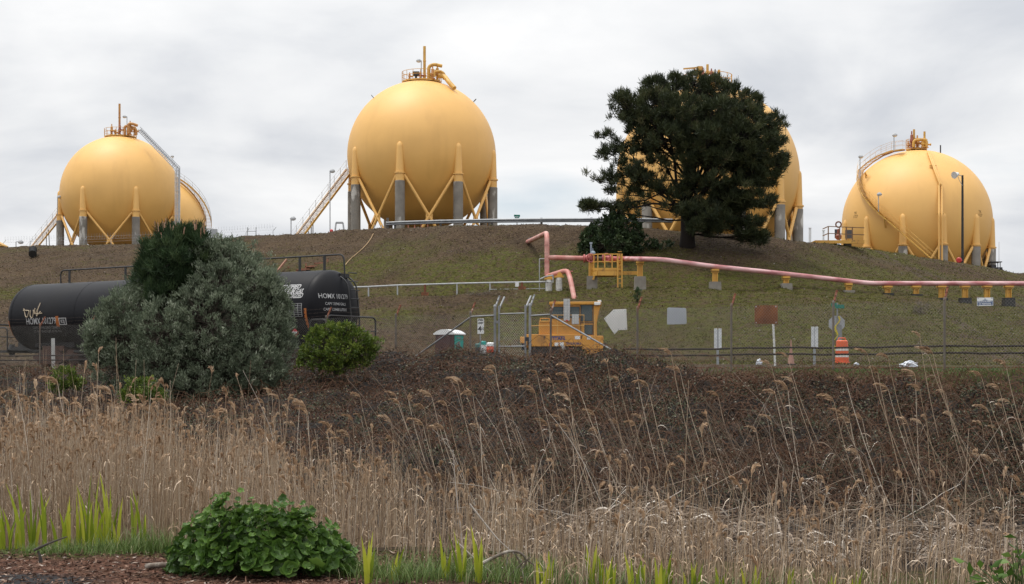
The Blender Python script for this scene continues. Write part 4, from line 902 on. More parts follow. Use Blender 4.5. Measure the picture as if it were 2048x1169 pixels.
Y = 65; p = gp(1684, Y); h = at(1684, 681, Y).z-p.z; t = thing('traffic_drum', p, 'orange and white striped traffic drum beside the stop sign', 'traffic drum'); rr = .285
m_or = M('orange_plastic', (.66, .115, .03), (.58, .09, .025), scale=3, rough=.45); m_ref = M('white_reflective', (.66, .64, .60), (.56, .54, .50), scale=6, rough=.5)
m = MB(); zs = [0, .07, .0701, .25*h, .2501*h, .40*h, .4001*h, .52*h, .5201*h, .66*h, .6601*h, .80*h, .8001*h, h*.96, h]; rs = [rr*1.25, rr*1.22, rr*1.03, rr*1.03, rr, rr, rr*.975, rr*.975, rr*.95, rr*.95, rr*.925, rr*.92, rr*.90, rr*.88, rr*.7]
m.lathe(list(zip(rs, zs)), p, 28); nb = 28
for i in range(len(zs)-1):
    if i in (5, 9): 
        pass
m.mi = 0; o = m.build('body', m_or, t, True, angle=25)
for z0, z1 in ((.27, .385), (.545, .645)):
    m = MB(); f = lambda z: np.interp(z*h, zs, rs)+.004; m.lathe([(f(z0), z0*h), (f(z1), z1*h)], p, 28, caps=False); m.build('reflective_band', m_ref, t, True)
m = MB(); m.tube(arc_path([p+V((-.16,0,h-.01)), p+V((-.14,0,h+.10)), p+V((.14,0,h+.10)), p+V((.16,0,h-.01))], .06), .022, 8); m.build('handle', m_or, t, True)
def rag(x, y, Y, wd, h, label, name, cat):
    bm = bmesh.new(); bmesh.ops.create_icosphere(bm, subdivisions=3, radius=1); g_ = random.Random(x)
    from mathutils import noise as mn
    for v in bm.verts: v.co *= 1+.55*mn.noise(v.co*2.3+V((x, 0, 0))); v.co = V((v.co.x*wd/2, v.co.y*wd*.35, max(v.co.z, -.4)*h/2))
    me = bpy.data.meshes.new(name); bm.to_mesh(me); bm.free(); p = gp(x, Y); p.z += h*.18
    tag(link(name, me, M('white_plastic_sheet', (.62, .65, .70), (.42, .45, .5), scale=9, rough=.4), None, False, p), label, cat)
rag(1818, 716, 52, .62, .34, 'crumpled white plastic sheet low behind the right fence', 'plastic_sheet', 'litter'); rag(1713, 725, 58, .2, .14, 'small white litter scrap right of the traffic drum', 'litter_scrap', 'litter'); rag(1518, 716, 60, .24, .3, 'small pale litter bag left of the white stake', 'litter_bag', 'litter')
# portable toilet
Y = 84; p = gp(899, Y); t = thing('portable_toilet', p, 'maroon portable toilet with white roof and teal side left of the speed sign', 'portable toilet')
rot = Matrix.Rotation(R(-26), 4, 'Z'); xf = Matrix.Translation(p) @ rot; s_ = Y/F; W = 1.2; Hh = at(899, 668, Y).z-p.z
m_mar = M('maroon_plastic', (.055, .022, .022), (.07, .03, .028), scale=3, rough=.45); m_teal = M('teal_plastic', (.0, .33, .29), (.0, .28, .25), scale=3, rough=.45)
m = MB(xf); m.box((0,0,Hh/2+.05), (W, W, Hh-.1), taper=.96); m.build('cabin', m_mar, t)
m = MB(xf); m.box((0,0,.05), (W+.06, W+.06, .14)); m.build('base', m_dark, t)
m = MB(xf); n_ = 9; pl = [(-W*.56, 0)]+[(-W*.54+W*1.08*k/n_, .02+.22*math.sin(math.pi*k/n_)**.8) for k in range(n_+1)]+[(W*.56, 0), (W*.56, -.06), (-W*.56, -.06)]; m.prism(pl, W*1.12, (0,0,Hh)); m.build('roof', m_white, t)
m = MB(xf); m.box((W*.492, 0, Hh/2), (.04, W*.84, Hh-.2)); d = m.build('side_panel', m_teal, t)
m = MB(xf); m.box((W*.515, -.05, Hh*.62), (.012, .34, .3)); m.box((W*.515, -.05, Hh*.85), (.012, .5, .08)); m.build('sticker', M('sticker_dark', (.05, .08, .09), (.3, .35, .35), scale=20, rough=.5), d)
m = MB(xf); m.box((-.05, -W*.492, Hh*.46), (.85, .04, Hh*.84)); m.build('door', M('maroon_door', (.075, .034, .033), (.06, .026, .025), rough=.4), t)
m = MB(xf); pl = [(-.35, 0), (-.2, .12), (.1, .15), (.3, .08), (.32, .04), (.1, .1), (-.18, .08), (-.3, 0)]; m.prism(pl, .03, (-.05, -W*.5, Hh*.86)); m.build('vent', M('maroon_pale', (.25, .15, .15), rough=.5), t)
# speed sign
Y = 62; p = gp(962, Y); t = thing('speed_limit_sign', p, 'small white speed limit sign on a post between the toilet and the gate', 'road sign'); c = at(961.5, 653, Y)
m = MB(); m.bar(p-V((0,0,.3)), at(960, 640, Y)+V((0,.03,0)), .05, .04); m.build('post', m_gp, t)
m = MB(); m.box(c, (.27, .012, .63), bev=.005); m.build('panel', m_white, t)
m_blkp = M('black_print', (.012, .012, .014), (.018, .018, .02), rough=.5)
for s, sz, dz in (('SPEED', .085, .255), ('LIMIT', .10, .13), ('4', .34, -.12)): lettering(s, sz, plane_fn(c+V((-.045 if s == '4' else 0, -.012, dz)), (1,0,0), (0,0,1)), m_blkp, t, .004, .95)
lettering('1/2', .13, plane_fn(c+V((.078, -.012, -.10)), (1,0,0), (0,0,1)), m_blkp, t, .003, .8)
def barrel(x, Y, y0, r, mat, lid, label):
    p = gp(x, Y); h = at(x, y0, Y).z-p.z; t = thing('barrel', p, label, 'barrel'); m = MB(); m.lathe([(r*.95, 0), (r, .05), (r, h*.33), (r*1.04, h*.35), (r, h*.37), (r, h*.66), (r*1.04, h*.68), (r, h*.7), (r, h-.05), (r*.9, h)], p, 20); m.build('body', mat, t, True, angle=30)
    m = MB(); m.lathe([(r*1.06, h-.14), (r*1.06, h+.02), (r*.8, h+.06), (.02, h+.08)], p, 20); m.build('lid', lid, t, True, angle=30)
barrel(981, 82, 688, .22, M('orange_red_plastic', (.60, .085, .04), (.52, .07, .03), rough=.45), m_white, 'orange red barrel with pale lid beside the left gate post')
barrel(966, 83, 685, .19, M('pale_plastic', (.55, .58, .58), (.48, .5, .5), rough=.5), m_teal, 'pale barrel with teal lid left of the orange red barrel')
barrel(956, 82.5, 690, .15, m_blk, M('dark_teal_lid', (.03, .14, .13), rough=.5), 'black barrel beside the foot of the speed limit sign')

# ================================================================ TANK CAR
m_tank = M('black_tank_paint', (.0065, .0065, .0085), (.009, .009, .0115), scale=.8, rough=.48, spec=.14, stain=(.015, .014, .014), sscale=(.6, .6, .25), slo=.5, shi=.8)
m_bogie = M('rusty_bogie', (.060, .030, .022), (.095, .050, .036), scale=5, rough=.9)
m_stripe = M('orange_stripe', (.42, .13, .02), (.32, .09, .015), scale=4, rough=.6)
A_, B_ = V((-23.3, 69.7, 0)), V((-5.94, 58, 0)); _d = (B_-A_).normalized(); A_ += _d*1.2; B_ -= _d*.68; LT = (B_-A_).length; ex = (B_-A_).normalized(); ey = V((-ex.y, ex.x, 0)); RZ = EZ+.16
xf = Matrix(((ex.x, ey.x, 0, A_.x), (ex.y, ey.y, 0, A_.y), (0, 0, 1, RZ), (0, 0, 0, 1)))
Rt, Zc = 1.5, 2.35; hd = .72
t = thing('tank_car', xf @ V((LT/2, 0, 0)), 'long black railway tank car standing behind the grey green bush', 'tank car')
m = MB(xf); pr = []
for k in range(0, 13): a = math.pi/2*k/12; pr.append((max(Rt*math.sin(a), .01), hd-hd*math.cos(a)))
for k in range(12, -1, -1): a = math.pi/2*k/12; pr.append((max(Rt*math.sin(a), .01), LT-hd+hd*math.cos(a)))
m.lathe(pr, (0, 0, Zc), 72, axis=(1,0,0)); m.build('tank', m_tank, t, True, angle=60)
for s in (hd+.05, 5.0, 9.0, LT-4.6, LT-hd-.05): m = MB(xf); m.lathe([(Rt-.01, s-.03), (Rt+.006, s-.025), (Rt+.006, s+.025), (Rt-.01, s+.03)], (0, 0, Zc), 64, axis=(1,0,0), caps=False); m.build('weld_band', m_tank, t, True, angle=30)
def band(s0, s1, a0, a1, mat, name, r=Rt+.006):
    m = MB(xf); n_ = 14; fr = lambda s: r if hd <= s <= LT-hd else (Rt*math.sqrt(max(0, 1-((hd-s if s < hd else s-LT+hd)/hd)**2))+.008)
    vs = [(s, -fr(s)*math.cos(R(a0+(a1-a0)*k/n_)), Zc+fr(s)*math.sin(R(a0+(a1-a0)*k/n_))) for k in range(n_+1) for s in (s0, s1)]; m.add(vs, [(2*i, 2*i+1, 2*i+3, 2*i+2) for i in range(n_)]); return m.build(name, mat, t)
band(.50, .62, -48, -8, m_stripe, 'orange_stripe'); band(LT-.78, LT-.66, -52, -2, m_stripe, 'orange_stripe'); 
def on_tank_px(x, y, sc_=1):
    best = None
    for s in np.arange(.6, LT, .03):
        for a in np.arange(-50, 70, 1.):
            p = xf @ V((s, -Rt*math.cos(R(a)), Zc+Rt*math.sin(R(a)))); e = abs(CX+F*p.x/p.y-x)+abs(HY-F*(p.z-EZ)/p.y-y)
            if best is None or e < best[0]: best = (e, s, a)
    return best[1:]
def on_tank(s0, ang, dr=.012):
    r = Rt+dr; a0 = R(ang); return lambda a, b: xf @ V((s0+a, -r*math.cos(a0+b/r), Zc+r*math.sin(a0+b/r)))
m_wl = M('white_lettering', (.42, .42, .42), (.33, .33, .33), scale=9, rough=.6); m_wl2 = M('worn_lettering', (.20, .20, .20), (.12, .12, .12), scale=9, rough=.6)
ss, sa = on_tank_px(115, 643); band(ss-.1, ss+.1, sa-9, sa+9, m_stripe, 'orange_stripe')
lettering('HOMX 101279', .40, on_tank(*on_tank_px(82, 643.5)), m_wl, t, .006, .80)
for k, s in enumerate(('CAPY 33940 GALS 128480 L', 'LT WT 88400 LBS 40100 KG')): lettering(s, .17, on_tank(on_tank_px(93, 655)[0], on_tank_px(93, 656+k*7)[1]), m_wl2, t, 0, .9)
for k, (w_, q, sx_) in enumerate((('LIQUEFIED', 580, .92), ('PETROLEUM GAS', 577, .72), ('NON-ODORIZED', 575, .76))):
    f_ = on_tank(*on_tank_px(q, 575+k*8.8)); lettering(w_, .27, (lambda f: lambda a, b: f(a+b*.25, b))(f_), m_wl, t, .012, sx_)
# specification panel and small frame mark
m = MB(xf)
def patch(m, s0, s1, a0, a1, r):
    n_ = 6; vs = [(s, -r*math.cos(R(a0+(a1-a0)*k/n_)), Zc+r*math.sin(R(a0+(a1-a0)*k/n_))) for k in range(n_+1) for s in (s0, s1)]; m.add(vs, [(2*i, 2*i+1, 2*i+3, 2*i+2) for i in range(n_)])
ps, pa = on_tank_px(580, 622)
for k in range(8): patch(m, ps-.6, ps+.62, pa-9+k*2.7, pa-8.4+k*2.7, Rt+.012)
for k in range(7): patch(m, ps-.6+k*.2, ps-.575+k*.2, pa-9, pa+10, Rt+.012)
m.build('data_panel', M('panel_lines', (.32, .32, .32), rough=.6), t)
m = MB(xf); ms, ma = on_tank_px(125.5, 643)
for s0, s1, a0, a1 in ((3.95, 4.0, -8, 4), (4.4, 4.45, -8, 4), (3.95, 4.45, -8, -6.5), (3.95, 4.45, 2.5, 4), (4.08, 4.32, -4, -2.8), (4.08, 4.32, -.5, .7), (4.08, 4.13, -4, .7), (4.27, 4.32, -6, .7)): patch(m, s0-4.2+ms, s1-4.2+ms, a0+2+ma, a1+2+ma, Rt+.012)
m.build('stencil_mark', m_wl, t)
# graffiti tag in pale paint
m_gr = M('cream_spray_paint', (.46, .38, .28), (.38, .30, .2), scale=8, rough=.6)
gpt = on_tank(*on_tank_px(64, 629), .016); m = MB()
for st in ([(-.6,.28),(-.42,-.1),(-.3,-.12),(-.2,.18),(-.62,.2)], [(-.12,.2),(-.1,-.1),(.06,-.16),(.14,.1),(.1,.2)], [(.2,.28),(.2,.0),(.34,.1),(.5,.55),(.34,-.1),(.62,.12)], [(.3,.02),(.75,.04)]):
    P_ = [gpt(a*.95, b) for a, b in st]; m.tube(arc_path(P_, .06, 3), .024, 5)
m.build('graffiti', m_gr, t)
def on_head(y, z):
    q = max(0, 1-((y*y+z*z)/(Rt*Rt))); return xf @ V((LT-hd+hd*math.sqrt(q)+.012, y, Zc+z))
lettering('HOMX 101279', .26, lambda a, b: on_head(-.50+a, .42+b), m_wl, t, .002, .85)
for k, s in enumerate(('CAPY 33940 GALS', 'CAPY 128480 LITERS')): lettering(s, .15, lambda a, b: on_head(-.47+a, .13-k*.22+b), m_wl, t, .001, .85)
lettering('TANK CAR', .17, lambda a, b: on_head(1.12+b*.9, .35-a), m_wl2, t, .001, .8)
# running boards, rails and ladders
m_bp = M('black_rail_paint', (.010, .010, .011), (.016, .016, .017), rough=.5)
m = MB(xf); zr = Zc+Rt+.62
m.tube(arc_path([(1.9, .35, Zc+Rt-.1), (1.9, .35, zr), (LT-1.1, .35, zr), (LT-.35, .35, zr), (LT-.30, .35, Zc+Rt-.35)], .25), .032, 8); m.tube([(2.0, .35, zr-.35), (2.0, .35, zr-.35)], .03, 6)
m.build('top_railing', m_bp, t, True)
for s in (2.5, 6.2, 9.9, 13.4, 16.4, LT-1.35):
    m = MB(xf); m.box((s, .35, Zc+Rt+.25), (.10, .05, .78)); m.build('rail_post', m_bp, t)
m = MB(xf); m.box((LT/2, .1, Zc+Rt+.0), (2.2, 1.1, .12)); m.lathe([(.48, 0), (.48, .5), (.44, .55), (.1, .6)], (LT/2, 0, Zc+Rt-.05), 24); m.build('valve_dome', m_bp, t, True, angle=40)
m = MB(xf)
for y in (.12, .62): m.tube(arc_path([(LT-1.2, y, Zc+Rt-.2), (LT-.6, y, Zc+Rt-.12), (LT+.05, y, Zc+1.0), (LT+.22, y, Zc-.4), (LT+.22, y, .9)], .3), .035, 6)
for k in range(9): z = 1.0+k*.34; m.tube([(LT+.2-(max(0, z-3)*.17), .12, z), (LT+.2-(max(0, z-3)*.17), .62, z)], .022, 6)
m.box((LT-.55, .37, Zc+Rt-.22), (.5, .5, .16)); m.build('end_ladder', m_bp, t, True, angle=40)
for s0, sg in ((0, -1), (LT, 1)):
    m = MB(xf); e0 = s0+sg*.35; 
    for y0, y1 in ((-1.45, 1.45),): m.tube(arc_path([(e0, y0, .75), (e0, y0, 2.0), (e0, y1, 2.0), (e0, y1, .75)], .22), .035, 8); m.tube([(e0, y0, 1.45), (e0, y1, 1.45)], .022, 6)
    m.tube(arc_path([(s0-sg*.5, -1.48, .75), (s0-sg*.5, -1.48, 1.85), (e0, -1.48, 1.85), (e0, -1.48, .75)], .2), .032, 8)
    m.build('end_railing', m_bp, t, True)
    m = MB(xf); m.box((s0+sg*.1, 0, .78), (1.0, 2.9, .1)); m.box((s0-sg*1.6, 0, .98), (3.8, .55, .5)); m.box((s0+sg*.75, 0, .88), (.7, .28, .28)); m.lathe([(.12, -.25), (.2, 0), (.12, .25)], (s0+sg*1.1, 0, .88), 10); m.bar((s0+sg*.3, -1.3, .8), (s0+sg*.5, -1.35, .2), .05); m.bar((s0+sg*.3, -1.3, .22), (s0+sg*.3, -1.0, .22), .05); m.build('end_sill', m_bp, t)
for s in (3.0, LT-3.0):
    m = MB(xf); b_ = []
    for y in (-1.0, 1.0):
        m.prism([(-1.25, .45), (-1.2, .62), (-.6, .66), (-.4, .85), (.4, .85), (.6, .66), (1.2, .62), (1.25, .45), (.75, .33), (.45, .2), (-.45, .2), (-.75, .33)], .16, (s, y, 0))
        for k in (-.12, .12): m.lathe([(.09, 0), (.09, .3)], (s+k, y, .3), 8)
    m.box((s, 0, .62), (.5, 2.1, .3)); m.box((s, 0, .9), (1.4, 1.9, .22)); bg_ = m.build('bogie', m_bogie, t)
    m = MB(xf); m.prism([(-1.35, .0), (-1.1, .75), (1.1, .75), (1.35, .0)], 1.8, (s, 0, .95)); m.build('cradle', m_tank, t)
    for k in (-.89, .89):
        for y in (-.76, .76): m = MB(xf); m.lathe([(.08, -.09), (.40, -.07), (.42, -.02), (.47, .06), (.47, .08), (.12, .09)], (s+k, y, .43), 28, axis=(0, -1 if y > 0 else 1, 0)); m.build('wheel', m_bogie, bg_, True, angle=30)
        m = MB(xf); m.tube([(s+k, -1.1, .43), (s+k, 1.1, .43)], .08, 10); m.build('axle', m_bogie, bg_, True)
    m = MB(xf); m.tube([(s+1.7, -1.2, .75), (s+2.6, -1.2, .75)], .06, 6); m.build('brake_pipe', m_bp, t)
m_plac = M('placard_red', (.42, .025, .03), (.36, .02, .025), rough=.4)
m = MB(xf); pc = V((on_tank_px(587, 640)[0], -1.35, 1.36)); d_ = .2; m.prism([(-d_, 0), (0, d_), (d_, 0), (0, -d_)], .012, pc); pl_ = m.build('placard', m_plac, t); m = MB(xf); m.box(pc-V((0,.012,0)), (.26, .006, .10)); m.build('placard_band', m_white, pl_); lettering('1075', .10, lambda a, b: xf @ (pc+V((a, -.019, b))), m_blkp, pl_, .001)
m = MB(xf); dp = d_-.02; m.bar(pc+V((0, .02, .1)), pc+V((0, .2, .3)), .05); m.build('placard_bracket', m_bp, t)
m = MB(xf); m.box((18.5, -1.2, .9), (.5, .03, .05)); m.build('white_mark', m_wl, t)
# the track it stands on
t = thing('railway_track', xf @ V((LT/2, 0, 0)), 'railway track under the black tank car, mostly hidden by brambles', 'railway track')
for y in (-.75, .75):
    m = MB(xf); n_ = 40; pr = [(-.065, -.16), (.065, -.16), (.065, -.145), (.012, -.12), (.012, -.04), (.035, -.03), (.035, -.001), (-.035, -.001), (-.035, -.03), (-.012, -.04), (-.012, -.12), (-.065, -.145)]
    m.prism(pr, 64, (24, y, 0), ex=(0,1,0)); m.build('rail', m_rust, t)
m = MB(xf)
for k in range(100): m.box((-8+k*.64, 0, -.2), (.24, 2.5, .12))
m.build('sleepers', M('old_sleeper', (.07, .055, .045), (.11, .09, .075), scale=4, rough=.9), t)
m = MB(xf); m.prism([(-2.9, -.95), (-1.6, -.235), (1.6, -.235), (2.9, -.95)], 64, (24, 0, 0), ex=(0,1,0)); b_ = m.build('ballast', M('ballast', (.10, .09, .08), (.19, .175, .16), scale=14, rough=.95, bump=.05), t)

# ================================================================ RAIL MOVER
def rail_mover():
    Y = 85.; m_or2 = M('rail_mover_yellow', (.66, .30, .035), (.57, .25, .03), scale=1.5, rough=.45, stain=(.20, .09, .03), sscale=(1.2,1.2,.8), slo=.6, shi=.8)
    m_glass = M('cab_glass', (.05, .07, .075), (.08, .10, .105), scale=1, rough=.15, spec=.25); m_blue = M('navy_lettering', (.03, .04, .16), (.025, .03, .13), rough=.5)
    s_ = F/Y; X0 = at(1040, 0, Y).x; Z0 = at(0, 717, Y).z
    p = V((X0+2.3, Y+1.2, Z0)); t = thing('rail_mover', p, 'yellow railcar mover with a tall glazed cab behind the gate and fence', 'rail vehicle')
    rt = Matrix.Translation((X0, Y, Z0)) @ Matrix.Rotation(R(-4), 4, 'Z'); c = lambda x, y: ((x-858)/3.896/s_, (1079.5-y)/3.896/s_)
    def bx(m, x0, y0, x1, y1, d0, d1, bev=.02):
        (a, z1), (b, z0) = c(x0, y0), c(x1, y1); m.box(((a+b)/2, (d0+d1)/2, (z0+z1)/2), (b-a, d1-d0, z1-z0), bev=bev)
    m = MB(rt); bx(m, 900, 893, 1370, 988, 0, 2.5, .03); bx(m, 858, 912, 902, 962, .1, 2.4, .03); bx(m, 900, 962, 932, 1000, .3, 2.2); bx(m, 1340, 905, 1504, 1010, -.02, 2.5, .04); m.build('frame', m_or2, t)
    m = MB(rt); bx(m, 862, 962, 905, 1012, .8, 1.7); bx(m, 1490, 960, 1530, 1010, .8, 1.7); bx(m, 915, 945, 925, 982, -.03, .02); m.build('coupler', m_dark, t)
    m = MB(rt); bx(m, 935, 985, 1345, 1050, .2, 2.3); m.build('undercarriage', m_blk, t)
    m = MB(rt); bx(m, 1368, 1000, 1500, 1052, .05, 2.3, .03); m.build('tool_box', m_or2, t)
    m = MB(rt); bx(m, 1003, 795, 1332, 895, .25, 2.2, .05); hd_ = m.build('hood', m_or2, t)
    m = MB(rt); bx(m, 1005, 786, 1262, 797, .2, 2.2, .015); m.build('hood_cap', M('mover_pale_yellow', (.66, .36, .07), (.6, .3, .05), rough=.4), hd_)
    m = MB(rt)
    for k in range(6): (a, z) = c(1160, 838+k*9); m.box((a+.28, .235, z), (.5, .03, .03))
    for k in range(7): bx(m, 1145+k*14, 838, 1148+k*14, 890, .225, .25, 0)
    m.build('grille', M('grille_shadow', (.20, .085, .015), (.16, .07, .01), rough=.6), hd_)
    # cab: tapered right edge
    m = MB(rt); (xa, zt) = c(1088, 655); (xb, _) = c(1482, 655); (xc, zb) = c(1452, 905); (xd, zm) = c(1110, 795)
    m.prism([(xa+.03, zt), (xb, zt), (xc, zm), (xc, zb), (xd+.02, zb), (xd, zm)], 2.0, (0, 1.15, 0)); cab = m.build('cab', m_or2, t)
    m = MB(rt); bx(m, 1086, 640, 1488, 663, .0, 2.3, .03); m.build('cab_roof', M('mover_roof', (.58, .28, .04), (.5, .23, .03), rough=.5), cab)
    m = MB(rt); bx(m, 1436, 643, 1484, 667, -.05, .1, .02); bx(m, 1462, 628, 1490, 645, .1, .4, .02); m.build('cab_lamp', m_white, cab)
    for w_ in ((1101, 682, 1190, 766), (1252, 682, 1318, 760), (1338, 662, 1417, 788), (1362, 824, 1418, 892)):
        m = MB(rt); bx(m, w_[0]-5, w_[1]-5, w_[2]+5, w_[3]+5, .125, .17, .01); fr = m.build('window_frame', m_dark, cab)
        m = MB(rt); bx(m, *w_, .10, .14, .0); m.build('window_pane', m_glass, fr)
    m = MB(rt); bx(m, 1328, 650, 1334, 900, .12, .16, 0); bx(m, 1425, 650, 1430, 900, .12, .16, 0); bx(m, 1334, 800, 1425, 806, .12, .15, 0); m.build('door_seam', m_dark, cab)
    for x0, y0, x1, y1 in ((1198, 618, 1248, 788), (1262, 738, 1316, 815)):
        m = MB(rt); bx(m, x0, y0, x1, y1, -.06, -.02, .0); pn = m.build('perforated_guard', M('guard_white', (.62, .62, .60), (.55, .55, .53), rough=.5), t); m = MB(rt)
        nx, ny = 4, int((y1-y0)/12)
        for i in range(nx):
            for j in range(ny): xx = x0+(x1-x0)*(i+.5)/nx; yy = y0+(y1-y0)*(j+.5)/ny; bx(m, xx-3.4, yy-3.6, xx+3.4, yy+3.6, -.072, -.058, 0)
        m.build('perforations', m_grey, pn)
    m = MB(rt)
    for y in (744, 826): (a, z), (b, _) = c(940, y), c(1356, y); m.tube([(a, -.02, z), (b, -.02, z)], .022, 8)
    for x in (945, 1150, 1356): (a, z0), (_, z1) = c(x, 893), c(x, 742); m.tube([(a, -.02, z0), (a, -.02, z1)], .02, 8)
    m.build('deck_railing', M('pale_yellow_rail', (.66, .38, .10), (.58, .32, .08), rough=.5), t, True)
    m = MB(rt); (a, z0), (_, z1) = c(1440, 1000), c(1440, 745); m.tube([(a, -.1, z0), (a, -.1, z1)], .03, 8); m.build('grab_pole', MATS['pale_yellow_rail'], t, True)
    m = MB(rt); (a, z), (b, _) = c(1013, 768), c(1085, 768); m.tube(arc_path([(a, .4, z-.15), (a, .4, z), (b, .4, z), (b, .4, z-.15)], .05), .025, 6); m.build('hood_handle', m_or2, hd_, True)
    for x in (1000, 1090, 1250, 1420):
        (a, z) = c(x, 1040)
        for y in (.35, 2.0): m = MB(rt); m.lathe([(.08, -.14), (.26, -.14), (.40, -.09), (.42, .1), (.2, .13), (.08, .14)], (a, y, .40), 24, axis=(0,1,0)); m.build('wheel', m_blk if x in (1090, 1420) else m_rust, t, True, angle=30)
    def tx(s, x, y, hpx, mat, bold=.004, sx=1., sl=0.):
        (a, z) = c(x, y); sz = hpx/3.896/s_*1.42; lettering(s, sz, lambda u, v: rt @ V((a+u+v*sl, -.012, z+v)), mat, t, bold, sx)
    tx('TITAN', 1150, 927, 26, m_blue, .012, 1.05); tx('8.6', 1212, 934, 9, m_blue, .002); tx('TRACKMOBILE', 1272, 966, 15, m_blue, .006, .86)
    tx('F', 1340, 918, 26, m_blkp, .008); tx('F', 1050, 922, 26, m_blkp, .008)
    m = MB(rt); bx(m, 1090, 908, 1205, 913, -.014, .0, 0); m.build('underline', m_blue, t)
    m = MB(rt); bx(m, 1285, 906, 1325, 932, -.013, .0, 0); bx(m, 1380, 908, 1408, 934, -.033, -.018, 0); bx(m, 1128, 958, 1158, 985, -.013, 0, 0); bx(m, 1168, 955, 1198, 982, -.013, 0, 0); m.build('notice_plate', m_white, t)
    m = MB(rt); bx(m, 1237, 1000, 1250, 1030, -.1, -.02, .01); bx(m, 1262, 1000, 1266, 1022, -.1, -.02, 0); bx(m, 1215, 782, 1232, 794, -.1, -.06, .01); bx(m, 1085, 962, 1104, 985, -.014, 0, 0); m.build('warning_light', m_red, t)
    m = MB(rt); (a, z0), (b, z1) = c(1180, 975), c(1212, 1040); m.bar((a, -.12, z0), (b, -.2, z1), .06); m.bar((a+.1, -.12, z0), (b+.1, -.2, z1), .06); m.build('step_ladder', m_galv, t)
    m = MB(rt); bx(m, 1540, 1020, 1575, 1050, .3, .6, .03); m.build('tail_light', m_red, t)
rail_mover()
# ================================================================ VEGETATION
def Mt(name, stops, rough=.7, trans=0., spec=.3):
    """leaf surface: colour picked along stops by the 'tint' attribute"""
    if name in MATS: return MATS[name]
    m = M(name, (1,1,1), rough=rough, tint=True, trans=trans, spec=spec); t = m.node_tree
    rp = t.nodes.new('ShaderNodeValToRGB'); at_ = [n for n in t.nodes if n.type == 'ATTRIBUTE'][0]; t.links.new(at_.outputs['Fac'], rp.inputs[0])
    e = rp.color_ramp.elements
    while len(e) > 1: e.remove(e[-1])
    e[0].position = stops[0][0]; e[0].color = (*stops[0][1], 1)
    for p, c in stops[1:]: e.new(p).color = (*c, 1)
    mix = [n for n in t.nodes if n.type == 'MIX'][0]
    for l in list(mix.outputs[2].links): t.links.new(rp.outputs[0], l.to_socket)
    return m
A3 = np.array
def pxa(x, y, Y): x, y, Y = np.broadcast_arrays(*map(np.asarray, (x, y, Y))); return np.stack([(x-CX)/F*Y, Y*1., EZ+(HY-y)/F*Y], -1)
def qcurve(a, b, n, sag=0., g=rng, wob=0.):
    """paths (k,n,3) from a to b with a sag/lift in the middle"""
    f = np.linspace(0, 1, n)[None, :, None]; p = a[:, None]*(1-f)+b[:, None]*f
    p[..., 2] += (4*f*(1-f))[..., 0]*np.broadcast_to(sag, (len(a),))[:, None]
    if wob: p[:, 1:-1] += g.normal(size=p[:, 1:-1].shape)*wob
    return p
